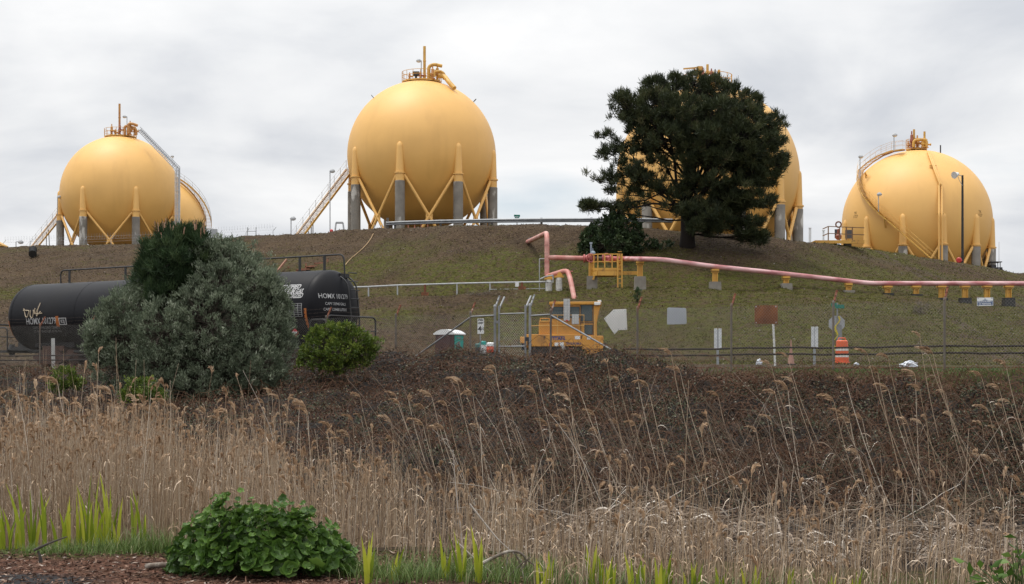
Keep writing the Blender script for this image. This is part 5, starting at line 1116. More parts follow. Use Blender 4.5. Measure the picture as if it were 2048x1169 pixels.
def lobed_plant(name, label, cat, base, lobes, Y0, g, mats, trunk_pts, tr, clump, nneed, ln, wd, updir=.6, out=.8, shell=.55, limb_r=.05, limbs=True, group=None, leafy=False, spread=1., twig_r=.010, start=(.25, .8), stray=.16, spray=False):
    """a tree or shrub: trunk, limbs to each lobe, twigs to each leaf tuft, leaves round the tufts.
    lobes: (x, y, rx, ry, dY, depth radius, tufts) - places measured on the photo, standing at real depth Y0+dY"""
    t = thing(name, base, label, cat, group); B = A3(base); sc_ = F/Y0
    tp = A3([list(p) for p in trunk_pts]); C_, O_, T0, Pth = [], [], [], []
    for (x, y, rx, ry, dY, rd, n) in lobes:
        jx = g.uniform(.72, 1.14); rx, ry = rx*jx, ry*jx*g.uniform(.85, 1.15); n = int(n*jx)+2
        c = pxa(x, y, Y0+dY); d = unit(g.normal(size=(n, 3))); r = g.uniform(0, 1, n)**(1/3); r = shell+(1-shell)*r if shell > 0 else r
        r = r*np.where(g.uniform(size=n) < stray, g.uniform(1.1, 1.38, n), 1.); o = d*r[:, None]*A3([rx/sc_, rd, ry/sc_]); C_.append(c+o); O_.append(d)
        if limbs:
            f = g.uniform(*start); k = f*(len(tp)-1); i = int(k); s = tp[i]*(1-k+i)+tp[min(i+1, len(tp)-1)]*(k-i)
            if s[2] > c[2]+.3*ry/sc_: s = tp[max(0, i-1)]
            path = qcurve(s[None], c[None], 7, g.uniform(-.05, .1)*np.linalg.norm(c-s), g, .02*np.linalg.norm(c-s))[0]; Pth.append((path, limb_r*(n/40)**.4))
            if spray and n < 30:
                f_ = g.uniform(.45, 1.04, n)[:, None]; q = path[0]*0+np.stack([np.interp(np.clip(f_[:, 0], 0, 1), np.linspace(0, 1, 7), path[:, a]) for a in range(3)], -1)+(path[-1]-path[-2])*6*np.maximum(f_-1, 0)
                C_[-1] = q+g.normal(size=(n, 3))*A3([rx/sc_*.42, rd*.45, ry/sc_*.40]); T0.append(q); O_[-1] = unit(g.normal(size=(n, 3))+A3([0, 0, .5])+unit(path[-1]-path[0])*.7)
            else: j = g.integers(3, 7, n); T0.append(path[j])
        else: T0.append(np.repeat(c[None], n, 0))
    C_ = np.concatenate(C_); O_ = np.concatenate(O_); T0 = np.concatenate(T0); n = len(C_)
    m = MB(); m.tube([V(p) for p in tp], list(np.interp(np.linspace(0, 1, len(tp)), [0, .12, 1], [tr*1.25, tr, tr*.35])), 10)
    for path, r in Pth: m.tube([V(p) for p in path], list(np.linspace(r, r*.3, 7)), 6)
    tv, tf = A3([list(v) for v in m.v]), None
    groups = [(tv, A3([f for f in m.f if len(f) == 4]), .5)]
    tw = qcurve(T0, C_, 5, -.03, g, .03); groups.append(stalks(tw, np.linspace(twig_r*1.6, twig_r*.6, 5)[None].repeat(n, 0), g.uniform(0, 1, n)))
    npmesh('trunk', groups, mats[1], t, True)
    P = np.repeat(C_, nneed, 0)+g.normal(size=(n*nneed, 3))*clump*.35*spread
    D = np.repeat(O_*out, nneed, 0)+g.normal(size=(n*nneed, 3))*.75; D[:, 2] += updir
    tint = np.repeat(g.uniform(0, .75, n), nneed)+g.uniform(0, .25, n*nneed)
    lf = leaves(P, D, g.uniform(.65, 1.2, n*nneed)*ln, g.uniform(.7, 1.2, n*nneed)*wd, tint, g)
    npmesh('crown' if not leafy else 'foliage', [lf], mats[0], t)
    return t
m_bark = M('dark_bark', (.010, .007, .006), (.020, .014, .011), tint=True, rough=.95); m_twig = M('shrub_twig', (.06, .045, .035), (.11, .09, .07), tint=True, rough=.9)
m_needle = Mt('pine_needles', [(0, (.020, .028, .013)), (.5, (.045, .058, .024)), (.85, (.075, .086, .034)), (1, (.13, .10, .055))], .55, .2)
m_needle2 = Mt('young_pine_needles', [(0, (.022, .042, .019)), (.6, (.050, .088, .034)), (1, (.11, .15, .06))], .55, .15)
m_olive = Mt('grey_green_leaf', [(0, (.060, .080, .048)), (.45, (.135, .165, .105)), (.8, (.215, .25, .165)), (1, (.42, .45, .35))], .55, .22)
m_bush = Mt('bright_green_leaf', [(0, (.035, .060, .010)), (.5, (.090, .135, .020)), (.85, (.175, .225, .036)), (1, (.27, .30, .06))], .5, .25)
m_shrub = Mt('dark_shrub_leaf', [(0, (.016, .030, .012)), (.6, (.032, .055, .020)), (1, (.075, .105, .04))], .55, .15)
def big_pine():
    g = np.random.default_rng(11); b = hit(1375, 489); Y0 = b.y-1.0; c = lambda x, y: (1120+x/2.852, 110+y/2.852)
    L_ = [(520,190,80,60,0,2.2,46),(640,170,70,55,.5,2,34),(770,170,85,60,0,2.2,48),(880,200,80,60,.5,2.3,44),(1000,245,75,60,0,2.2,40),(1105,290,65,60,.4,1.8,32),
      (345,270,65,60,0,1.9,36),(330,355,60,55,-.5,1.7,26),(425,335,85,75,.5,2.3,46),(560,310,120,95,-1.5,2.2,62),(560,310,120,95,1.8,2.2,40),(720,330,140,110,-2,2.4,84),(720,330,140,110,1.8,2.4,50),
      (900,340,140,110,-2,2.4,84),(900,340,140,110,1.8,2.4,50),(1055,385,120,90,-1.4,2.2,70),(1195,405,72,48,0,1.8,34),(625,480,140,95,-2.2,2.3,64),(820,480,150,100,-2.6,2.4,88),(820,480,150,100,2,2.3,44),
      (1000,480,140,90,-2,2.3,84),(1150,505,120,80,-.6,2.2,70),(1262,500,52,48,0,1.6,26),(1275,590,48,46,0,1.5,26),(455,440,85,60,-.5,2,32),(905,600,130,65,-2,2.2,72),(1055,600,140,80,-1,2.4,88),(1200,640,85,52,-.2,1.9,44),
      (1175,715,75,50,0,1.8,38),(1080,700,110,62,-.8,2,54),(950,820,115,48,-1,2,44),(1100,830,115,50,-.4,2.1,56),(1215,880,48,36,0,1.5,24),(850,880,90,40,-1.4,1.8,30),(1075,960,95,40,-.4,1.8,38),(1130,1045,66,42,-.2,1.5,34),(1060,1020,60,40,-.5,1.4,22),(925,955,80,45,-1,1.7,30),(800,930,95,55,-1.4,1.6,44),(770,985,60,36,-1.6,1.3,32),(860,1000,80,32,-1.,1.5,34),(165,862,56,22,0,.9,31),(880,900,90,60,-.6,1.8,40),(960,890,90,50,0,1.6,36),(700,900,60,40,-1.4,1.4,12),(1000,760,120,60,-1,2,40),(880,720,110,60,-2,2,34),
      (260,480,38,28,0,.9,13),(250,450,20,20,0,.6,6),(200,560,55,32,0,1.,18),(285,560,65,38,-.4,1.3,22),(170,700,46,28,0,.9,15),(240,680,55,32,-.3,1.1,18),(285,775,36,24,0,.8,10),(390,655,60,30,-.5,1.3,12),(430,540,70,45,-.8,1.5,18),(360,705,60,32,0,1.2,12),
      (500,600,95,55,-1,1.8,22),(470,730,70,40,-.6,1.4,9),(150,850,42,24,0,.8,11),(200,885,52,28,0,1.,15),(250,865,40,22,0,.8,8),(700,780,90,60,-1,1.6,12),(610,890,60,40,-.8,1.2,8),(740,640,120,70,-2.4,1.6,30),(560,410,80,60,-1,1.6,24),(780,560,110,60,-2.4,1.8,34)]
    lob = [(*c(x, y), rx/2.852*.97, ry/2.852*.97, d, r_, int(n*1.12)+2) for x, y, rx, ry, d, r_, n in L_]
    tp = [V((b.x, b.y, b.z-.4)), at(1375, 470, Y0), at(1374, 440, Y0), at(1372, 405, Y0), at(1380, 365, Y0), at(1386, 325, Y0), at(1392, 285, Y0), at(1396, 240, Y0), at(1396, 200, Y0)]
    return lobed_plant('pine_tree', 'big spreading dark pine on the slope in front of a yellow tank', 'tree', b, lob, Y0, g, (m_needle, m_bark), tp, .52, .30, 50, .43, .050, 1.05, .75, .35, .10, twig_r=.022, start=(.22, .72), spray=True)
big_pine()
def grey_bush():
    g = np.random.default_rng(5); Y0 = 46.; b = gp(390, Y0)
    L_ = [(430,520,58,42),(470,540,55,42),(395,530,50,40),(505,575,62,55),(440,570,70,60),(375,575,60,55),(540,605,45,50),(310,605,55,48),(250,625,50,45),(215,660,42,42),(200,690,32,36),(330,660,75,65),(420,650,80,70),(500,660,75,70),(550,665,38,60),(255,690,60,50),(330,730,70,55),(230,735,45,40),(420,730,85,60),(510,730,65,55),(300,770,60,40),(380,780,85,40),(470,775,70,36),(540,745,35,40),(420,500,24,24),(470,512,26,22),(285,575,30,30),(240,600,26,22),(455,495,14,16),(530,560,16,18),(575,690,16,30),(265,585,14,18),(180,690,12,16),(360,520,14,18),(190,665,22,22),(560,630,26,34)]
    lob = []
    for k, (x, y, rx, ry) in enumerate(L_):
        d = g.uniform(-.4, .4)-.9*(1-((x-390)/230)**2)+(1.5 if (x < 415 and y < 615) else -.9*(y > 640)); lob.append((x, y, rx*.86, ry*.86, d, max(rx/65*.8, .4), int(rx*ry/17)+8))
        if rx > 50: lob.append((x, y, rx, ry, d+1.6, rx/65*.9, int(rx*ry/40)+5))
    tp = [V((b.x, b.y, b.z-.3)), at(392, 780, Y0), at(395, 730, Y0), at(400, 680, Y0), at(405, 620, Y0), at(420, 560, Y0)]
    return lobed_plant('shrub', 'large grey green leafy bush in front of the black tank car', 'bush', b, lob, Y0, g, (m_olive, m_twig), tp, .13, .12, 22, .12, .032, 1.25, .8, .86, .03, leafy=True, spread=1.3, twig_r=.006, stray=.30)
grey_bush()
def young_pine():
    g = np.random.default_rng(21); Y0 = 45.0; b = gp(352, Y0)
    L_ = [(345,480,40,26,34),(385,478,32,26,26),(310,510,30,28,26),(350,520,50,34,40),(395,510,28,30,22),(300,550,26,34,26),(335,570,40,40,32),(310,590,26,24,16),(330,615,18,18,8),(370,555,35,30,20)]
    lob = [(x, y, rx, ry, g.uniform(-.3, .3), rx/69, int(n*1.5)) for x, y, rx, ry, n in L_]
    tp = [V((b.x, b.y, b.z-.3)), at(348, 700, Y0), at(338, 640, Y0), at(335, 580, Y0), at(345, 520, Y0), at(350, 470, Y0)]
    t = lobed_plant('pine_tree', 'young bushy pine with upright needles rising out of the grey green bush', 'tree', b, lob, Y0, g, (m_needle2, m_bark), tp, .09, .12, 46, .34, .016, 1.5, .45, .35, .03, twig_r=.010)
    # brown candles on the shoots
    n = 34; x = g.uniform(305, 415, n); y = 462+np.abs(x-355)*.16+g.uniform(-10, 10, n); P = pxa(x, y, Y0+g.uniform(-.4, .4, n)); E = P+np.stack([g.normal(0, .03, n), g.normal(0, .03, n), g.uniform(.14, .30, n)], -1)
    npmesh('candles', [stalks(qcurve(P, E, 3), np.full((n, 3), .014), g.uniform(0, 1, n), 5)], M('pine_candle', (.28, .15, .09), (.38, .23, .15), tint=True, rough=.8), t)
young_pine()
def small_shrub(name, label, x, y, Y0, L_, mats, ln, wd, nn, seed, cat='bush', cl=.12, up=.6, tr=.05, group=None, shell=.6, dens=16):
    g = np.random.default_rng(seed); b = gp(x, Y0) if Y0 < 60 else hit(x, y); Y0 = b.y if Y0 > 60 else Y0; s = F/Y0; lob = []
    for (lx, ly, rx, ry) in L_: lob.append((lx, ly, rx, ry, g.uniform(-.3, .3)*rx/s, rx/s*.9, int(rx*ry/dens)+5))
    ty = min(l[1] for l in L_); tp = [V((b.x, b.y, b.z-.2))]+[V((b.x, b.y, b.z)).lerp(at(x, ty, Y0), f) for f in (.15, .45, .8)]
    return lobed_plant(name, label, cat, b, lob, Y0, g, mats, tp, tr, cl, nn, ln, wd, up, .9, shell, tr*.4, leafy=True, group=group, twig_r=tr*.12)
small_shrub('shrub', 'bright green rounded bush at the fence right of the grey green bush', 672, 745, 43.5, [(670,672,42,30),(640,686,32,28),(705,686,34,30),(622,704,26,22),(733,700,22,24),(680,702,50,30),(650,720,44,18),(672,734,42,14),(716,714,30,18),(752,688,14,9),(700,660,18,14),(655,658,16,15),(610,722,14,11),(634,666,12,12)], (m_bush, m_twig), .085, .042, 20, 31, tr=.05, dens=13)
small_shrub('shrub', 'dark green rounded shrub on the slope left of the big pine', 1218, 512, 100, [(1215,460,34,26),(1185,475,26,24),(1250,465,30,28),(1215,490,50,24),(1262,490,30,24),(1175,495,22,16),(1225,440,22,14)], (m_shrub, m_twig), .24, .12, 18, 33, cl=.25, dens=7, tr=.1)
small_shrub('shrub', 'low green plant on the slope under the big pine', 1325, 500, 100, [(1325,490,26,6),(1302,486,14,6)], (m_shrub, m_twig), .2, .12, 12, 34, cl=.2, dens=5, tr=.03, cat='plant')
small_shrub('sapling', 'tiny green sapling on the slope above the fence left of the grey board', 1275, 606, 80, [(1275,592,5,9),(1277,584,3,6)], (m_needle2, m_bark), .2, .03, 14, 35, cat='sapling', cl=.12, up=1.3, tr=.04, dens=4)
small_shrub('shrub', 'small green leafy plant in front of the left fence below the tank car', 132, 772, 43, [(130,755,24,18),(115,770,18,14),(150,765,16,14)], (m_bush, m_twig), .085, .045, 16, 36, tr=.02, dens=9, cat='plant')
small_shrub('shrub', 'low green leafy plant at the foot of the grey green bush', 285, 795, 40, [(285,775,28,18),(265,790,24,14),(310,790,22,14)], (m_bush, m_twig), .085, .045, 16, 37, tr=.02, dens=10, cat='plant')
small_shrub('dry_shrub', 'grey dry twiggy shrub on the bench below the pipeline right of the stop sign', 1842, 628, 80, [(1842,615,12,9),(1836,622,10,5)], (Mt('dry_twigs', [(0, (.12, .095, .07)), (1, (.22, .185, .145))]), m_twig), .2, .018, 12, 38, cat='shrub', cl=.15, tr=.03, dens=5)
small_shrub('dry_shrub', 'low grey dry shrub on the bench right of the middle of the rail fence', 960, 592, 80, [(955,588,26,6),(985,588,18,5)], (MATS['dry_twigs'], m_twig), .16, .02, 10, 39, cat='shrub', cl=.15, tr=.03, dens=4)

# --- brambles on the bank
m_bram = Mt('bramble_leaf', [(0, (.020, .010, .007)), (.30, (.060, .029, .017)), (.52, (.130, .070, .042)), (.62, (.020, .024, .012)), (.85, (.062, .070, .036)), (.96, (.14, .145, .10)), (1, (.30, .27, .21))], .55, .08, .12)
def bramble_top(X, Y):
    u = X/Y; px = CX+F*u; fy = fence_y(u); e = np.clip((fy-Y)/1.6, 0, 1)
    near = np.clip(1-(fy-Y)/7, 0, 1)
    bump = near*np.interp(px, [0, 250, 560, 660, 780, 860, 1250, 1330, 1500, 2100], [-.5, -.42, -.2, -.05, .04, .22, .20, .02, -.12, -.1])
    h = .14+.85*fbm(X*.55+3, Y*.55, 3)+.55*(fbm(X*1.7, Y*1.7, 3)-.5)+bump
    h *= np.interp(px, [-100, 120, 300, 620, 700, 3000], [.75, .75, .6, .7, 1, 1])
    cut = np.clip((fy-np.interp(px, [1250, 1400, 2200], [.2, 2.2, 3.2])-Y)/1.3, 0, 1)
    return ground(X, Y)+h*np.maximum(cut, 0)*np.clip((Y-25.5)/3, 0, 1)-.03
def brambles():
    g = np.random.default_rng(3)
    px = np.linspace(-700, 2750, 620); tt = np.linspace(0, 1, 130); PX, TT = np.meshgrid(px, tt, indexing='xy'); u = (PX-CX)/F; Y = 25.6+(fence_y(u)-25.6+.4)*TT; X = u*Y; Z = bramble_top(X, Y)-.05
    k = np.arange(X.size).reshape(X.shape); Fc = np.stack([k[:-1, :-1], k[:-1, 1:], k[1:, 1:], k[1:, :-1]], -1).reshape(-1, 4)
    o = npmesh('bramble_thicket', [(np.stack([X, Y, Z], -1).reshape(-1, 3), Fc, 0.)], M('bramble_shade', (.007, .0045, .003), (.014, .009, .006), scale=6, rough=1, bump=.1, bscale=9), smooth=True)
    tag(o, 'dark brown bramble thicket covering the bank below the fence', 'brambles', kind='stuff')
    n = 470000; px = np.concatenate([g.uniform(-140, 2180, n-90000), g.uniform(-700, -140, 40000), g.uniform(2180, 2750, 50000)]); u = (px-CX)/F; fy = fence_y(u); f = g.uniform(0, 1, n); Y = np.sqrt(26**2+f*((fy+.2)**2-26**2)); X = u*Y
    top = bramble_top(X, Y); gr_ = ground(X, Y); keep = ((top-gr_) > .12) & (g.uniform(size=n) < np.clip((fbm(X*1.15+60, Y*1.15, 3)-.25)*3.6, .55, 1)); X, Y, top = X[keep], Y[keep], top[keep]; n = len(X)
    P = np.stack([X, Y, top+g.normal(0, .07, n)-.01], -1); D = g.normal(size=(n, 3)); D[:, 2] = D[:, 2]*.7+.12; D[:, 1] -= .3
    patch = fbm(X*.8, Y*.8+50, 3); tint = np.where(g.uniform(size=n) < np.clip(.30+(patch-.5)*1.6, .08, .8), g.uniform(.56, .97, n), g.uniform(0, .56, n)); tint = np.where(g.uniform(size=n) < .012, 1., tint)
    lf = leaves(P, D, g.uniform(.04, .085, n), g.uniform(.026, .052, n), tint, g, .2, up=A3([0, -.35, .9]))
    nc = 5200; px = g.uniform(-100, 2150, nc); u = (px-CX)/F; Y = g.uniform(27, fence_y(u)-.8); X = u*Y; a = np.stack([X, Y, bramble_top(X, Y)-.1], -1); an = g.uniform(0, 2*np.pi, nc); l = g.uniform(.4, 1.3, nc); b = a+np.stack([np.cos(an)*l, np.sin(an)*l*.6, g.uniform(-.1, .25, nc)], -1)
    cn = stalks(qcurve(a, b, 6, g.uniform(.12, .5, nc), g, .03), np.full((nc, 6), .0065), g.uniform(.42, .53, nc))
    o2 = npmesh('bramble_leaves', [lf, cn], m_bram); tag(o2, 'brown and green bramble leaves over the thicket on the bank', 'bramble leaves', kind='stuff')
brambles()

# --- reeds
m_reed = Mt('dry_reed_stem', [(0, (.17, .11, .068)), (.4, (.34, .24, .150)), (.75, (.45, .345, .245)), (1, (.60, .51, .41))], .65, .0, .25)
m_plume = Mt('reed_plume', [(0, (.27, .165, .092)), (.5, (.42, .285, .180)), (1, (.58, .44, .31))], .9, .2, .1)
m_straw = Mt('dry_reed_leaf', [(0, (.085, .054, .035)), (.5, (.20, .142, .096)), (.85, (.35, .275, .21)), (1, (.60, .54, .47))], .6, .15, .3)
m_iris = Mt('yellow_green_blade', [(0, (.12, .18, .012)), (.5, (.29, .35, .026)), (1, (.50, .50, .06))], .45, .4)
m_grass = Mt('verge_grass', [(0, (.05, .085, .018)), (.55, (.11, .17, .04)), (.85, (.20, .26, .09)), (1, (.38, .34, .20))], .55, .3)
def plume_geo(tip, d0, ln, g, nb=26, side=None, drp=1.):
    """feathery drooping heads: tip (n,3), d0 (n,3) stalk direction, ln (n,)"""
    n = len(tip); bend = unit(np.stack([-.8+.35*g.normal(size=n), .25*g.normal(size=n), np.full(n, -.25)], -1)) if side is None else side
    f = np.linspace(0, 1, 6)[None, :, None]; ax = tip[:, None]+(d0[:, None]*f*(1-.45*f)+bend[:, None]*f**2*.62*drp)*ln[:, None, None]
    gs = [stalks(ax, np.linspace(.006, .002, 6)[None].repeat(n, 0), g.uniform(.3, .8, n))]
    k = g.uniform(.02, .95, (n, nb)); i = np.minimum((k*5).astype(int), 4); fr = k*5-i; r = np.arange(n)[:, None]; P = ax[r, i]*(1-fr[..., None])+ax[r, i+1]*fr[..., None]
    D = (1.25-.4*drp)*unit(ax[r, i+1]-ax[r, i])+bend[:, None]*.32*drp+g.normal(size=(n, nb, 3))*.20; D[..., 2] -= .38*drp
    L_ = ln[:, None]*g.uniform(.22, .45, (n, nb))*(1.1-.6*k); gs.append(leaves(P.reshape(-1, 3), D.reshape(-1, 3), L_.ravel(), g.uniform(.014, .030, n*nb), np.repeat(g.uniform(0, .7, n), nb)+g.uniform(0, .3, n*nb), g, .1))
    return gs
def reed_paths(base, h, lean, g, m=6):
    n = len(base); f = np.linspace(0, 1, m)[None, :, None]; p = base[:, None]+np.stack([np.zeros(n), np.zeros(n), h], -1)[:, None]*f+lean[:, None]*(f**1.6)+g.normal(size=(n, 1, 3))*.02*f*(1-f)*4
    return p
def reed_bed():
    g = np.random.default_rng(8); B_, H_, Ln_, PL = [], [], [], []
    # zone: photo columns, depth range, stems per m2, height law, plume share, lean
    for x0, x1, y0, y1, den, hf, ps in ((-60, 330, 16.9, 27.5, 100, lambda Y, u: 1.27+.070*(Y-16)+g.normal(0, .20, len(Y)), .30), (330, 560, 16.2, 26.5, 74, lambda Y, u: 1.10+.066*(Y-16)+g.normal(0, .22, len(Y)), .27), (560, 800, 15.4, 24, 56, lambda Y, u: .86+.055*(Y-16)+g.normal(0, .20, len(Y)), .26),
          (1060, 2140, 12.5, 15.2, 48, lambda Y, u: .42+g.normal(0, .18, len(Y)), .04),
          (800, 1060, 14.2, 21.5, 50, lambda Y, u: .74+.045*(Y-16)+g.normal(0, .19, len(Y)), .20), (1060, 1500, 13.4, 18.2, 22, lambda Y, u: .70+.055*(Y-14)+g.normal(0, .27, len(Y)), .22), (1500, 2140, 12.9, 18.2, 18, lambda Y, u: .68+.06*(Y-14)+g.normal(0, .28, len(Y)), .34)):
        A_ = (x1-x0)/F*(y1*y1-y0*y0)/2; n = int(A_*den); Y = np.sqrt(g.uniform(y0*y0, y1*y1, n)); u = (g.uniform(x0, x1, n)-CX)/F; X = u*Y
        keep = fbm(X*1.1, Y*1.1, 2) > np.where(Y < y0+1.5, .42, .26); X, Y, u = X[keep], Y[keep], u[keep]; n = len(X)
        h = np.maximum(hf(Y, u), .3); h *= np.where(g.uniform(size=n) < .05, 1.3, 1.)*np.where(g.uniform(size=n) < .25, g.uniform(.5, .9, n), 1)
        B_.append(np.stack([X, Y, ground(X, Y)-.03], -1)); H_.append(h); PL.append(g.uniform(size=n) < ps)
        tl = np.interp(CX+F*u, [0, 600, 1000, 2000], [.03, .02, .0, .02]); l = np.stack([g.normal(0, .065, n)*h+tl, g.normal(0, .08, n)*h, np.zeros(n)], -1)
        w_ = g.uniform(size=n) < .10; l[w_] *= 3.2; Ln_.append(l)
    B_, H_, Ln_, PL = map(np.concatenate, (B_, H_, Ln_, PL)); n = len(B_); p = reed_paths(B_, H_, Ln_, g)
    tint = np.clip(g.normal(.52, .24, n), 0, 1); st = stalks(p, np.linspace(.0048, .0024, 6)[None]*g.uniform(.8, 1.25, n)[:, None], tint)
    k = g.integers(0, n, int(n*.75)); m = len(k); f = g.uniform(.1, .85, m); i = (f*5).astype(int); q = p[k, i]*(1-(f*5-i))[:, None]+p[k, i+1]*(f*5-i)[:, None]
    an = g.uniform(0, 2*np.pi, m); ln = g.uniform(.12, .42, m); dr = np.stack([np.cos(an), np.sin(an), np.zeros(m)], -1); s = np.linspace(0, 1, 4)[None, :, None]
    lp = q[:, None]+(dr[:, None]*s*.55+A3([0, 0, 1.])*(s*.75-s*s*g.uniform(.5, 1.3, m)[:, None, None]))*ln[:, None, None]; S = np.stack([-dr[:, 1], dr[:, 0], g.normal(0, .4, m)], -1)
    lv = strips(lp, unit(S), np.array([.5, 1, .8, .1])[None]*g.uniform(.006, .014, m)[:, None], np.clip(g.normal(.45, .22, m), 0, 1))
    o = npmesh('reed_bed', [st, lv], m_reed); tag(o, 'dense bed of dry tan reeds filling the ditch', 'reeds', kind='stuff')
    d0 = unit(p[:, -1]-p[:, -2]); j = np.nonzero(PL)[0]; side = unit(np.stack([g.normal(-.15, .75, len(j)), g.normal(0, .4, len(j)), np.full(len(j), -.1)], -1))
    o = npmesh('reed_plumes', plume_geo(p[j, -1]-d0[j]*.03, d0[j], g.uniform(.13, .25, len(j)), g, 22, side, .38), m_plume); tag(o, 'tan feathery plumes topping the dense reed bed', 'reed plumes', kind='stuff')
reed_bed()
def leaning_reeds():
    g = np.random.default_rng(14)
    heads = [(987,736),(1071,747),(1102,766),(1067,785),(1144,739),(1132,755),(1136,799),(1211,726),(1234,759),(1270,745),(1293,772),(1339,707),(1357,743),(1433,791),(1410,831),(1019,824),(1186,829),(1232,845),(1280,835),(1267,847),(1121,837),(1092,849),(1138,862),(1192,864),(1332,885),(1224,906),(1263,918),(1131,824),
      (1572,713),(1539,730),(1731,707),(1773,716),(1752,743),(1773,778),(1827,753),(1836,778),(1888,787),(1959,751),(1995,776),(2009,732),(2001,814),(2018,805),(1974,822),(1961,849),(1990,856),(2028,877),(1693,818),(1681,826),(1697,843),(1721,837),(1850,839),(1840,845),(1811,843),(1902,831),(1664,801),(1547,787),(1582,762),(1572,778),(1539,839),(1509,860),(1568,941),(1614,925),(1852,705),(1862,705),(1836,672),(1689,762),(1714,908),(1781,922),(1953,906),(1982,922),
      (540,785),(554,797),(523,804),(595,808),(608,816),(612,828),(562,832),(586,852),(702,840),(719,833),(716,792),(658,857),(668,871),(695,874),(778,842),(788,789),(796,806),(813,797),(846,818),(860,792),(843,850),(890,809),(913,767),(921,763),(942,789),(955,854),(870,857),(884,856),(985,745),(798,891),(683,886),
      (31,790),(54,800),(101,797),(191,798),(219,788),(161,816),(133,807),(406,826),(450,826),(437,840),(112,767),(91,763),(268,800),(330,812),(352,818),(300,826),(8,806),(75,815)]
    for k, (x, y) in enumerate(heads):
        lft = x < 480; Y = g.uniform(22, 26) if lft else g.uniform(24.5, 32); tip = at(x+4, y+4, Y); l = abs(g.normal(.34, .11)) if x > 700 else g.normal(.08, .08); gr_ = gz(tip.x, Y); h = tip.z-gr_
        bx = tip.x+l*h; b = V((bx, Y+g.normal(0, .15), gz(bx, Y)-.05)); t = thing('reed', b, 'tall dry reed with tan plume standing above the reed bed at left' if lft else 'tall dry reed stalk with drooping tan plume leaning over the dark brambles', 'reed', 'plumed reeds above the left bed' if lft else 'plumed reeds leaning over the brambles')
        p = A3(b)[None, None]+(A3(tip)-A3(b))[None, None]*np.linspace(0, 1, 8)[None, :, None]; f = np.linspace(0, 1, 8); p[0, :, 0] += -l*.22*h*(4*f*(1-f))*.5*np.sign(l); p[0, :, 2] += .06*h*4*f*(1-f)*.5
        npmesh('stem', [stalks(p, np.linspace(.0082, .0042, 8)[None], g.uniform(.45, 1, 1), 4)], m_reed, t)
        d0 = unit(p[:, -1]-p[:, -2]); npmesh('plume', plume_geo(p[:, -1], d0, g.uniform(.25, .38, 1), g, 48), m_plume, t)
        n = g.integers(1, 5); fi = g.integers(2, 7, n); dr = np.stack([g.normal(0, 1, n), g.normal(0, .4, n), np.zeros(n)], -1); dr = unit(dr); s = np.linspace(0, 1, 5)[None, :, None]; q = p[0, fi]
        lp = q[:, None]+(dr[:, None]*s*.6+A3([0, 0, 1.])*(s*.6-s*s*g.uniform(.6, 1.4, n)[:, None, None]))*g.uniform(.2, .45, n)[:, None, None]
        S_ = unit(np.stack([-dr[:, 1], dr[:, 0], g.normal(0, .5, n)], -1)); W_ = np.array([.4, 1, .9, .5, .05])[None]*g.uniform(.012, .02, n)[:, None]; T_i = g.uniform(.3, 1, n)
        for i in range(n): npmesh('leaf', [strips(lp[i:i+1], S_[i:i+1], W_[i:i+1], T_i[i:i+1])], m_straw, t)
leaning_reeds()
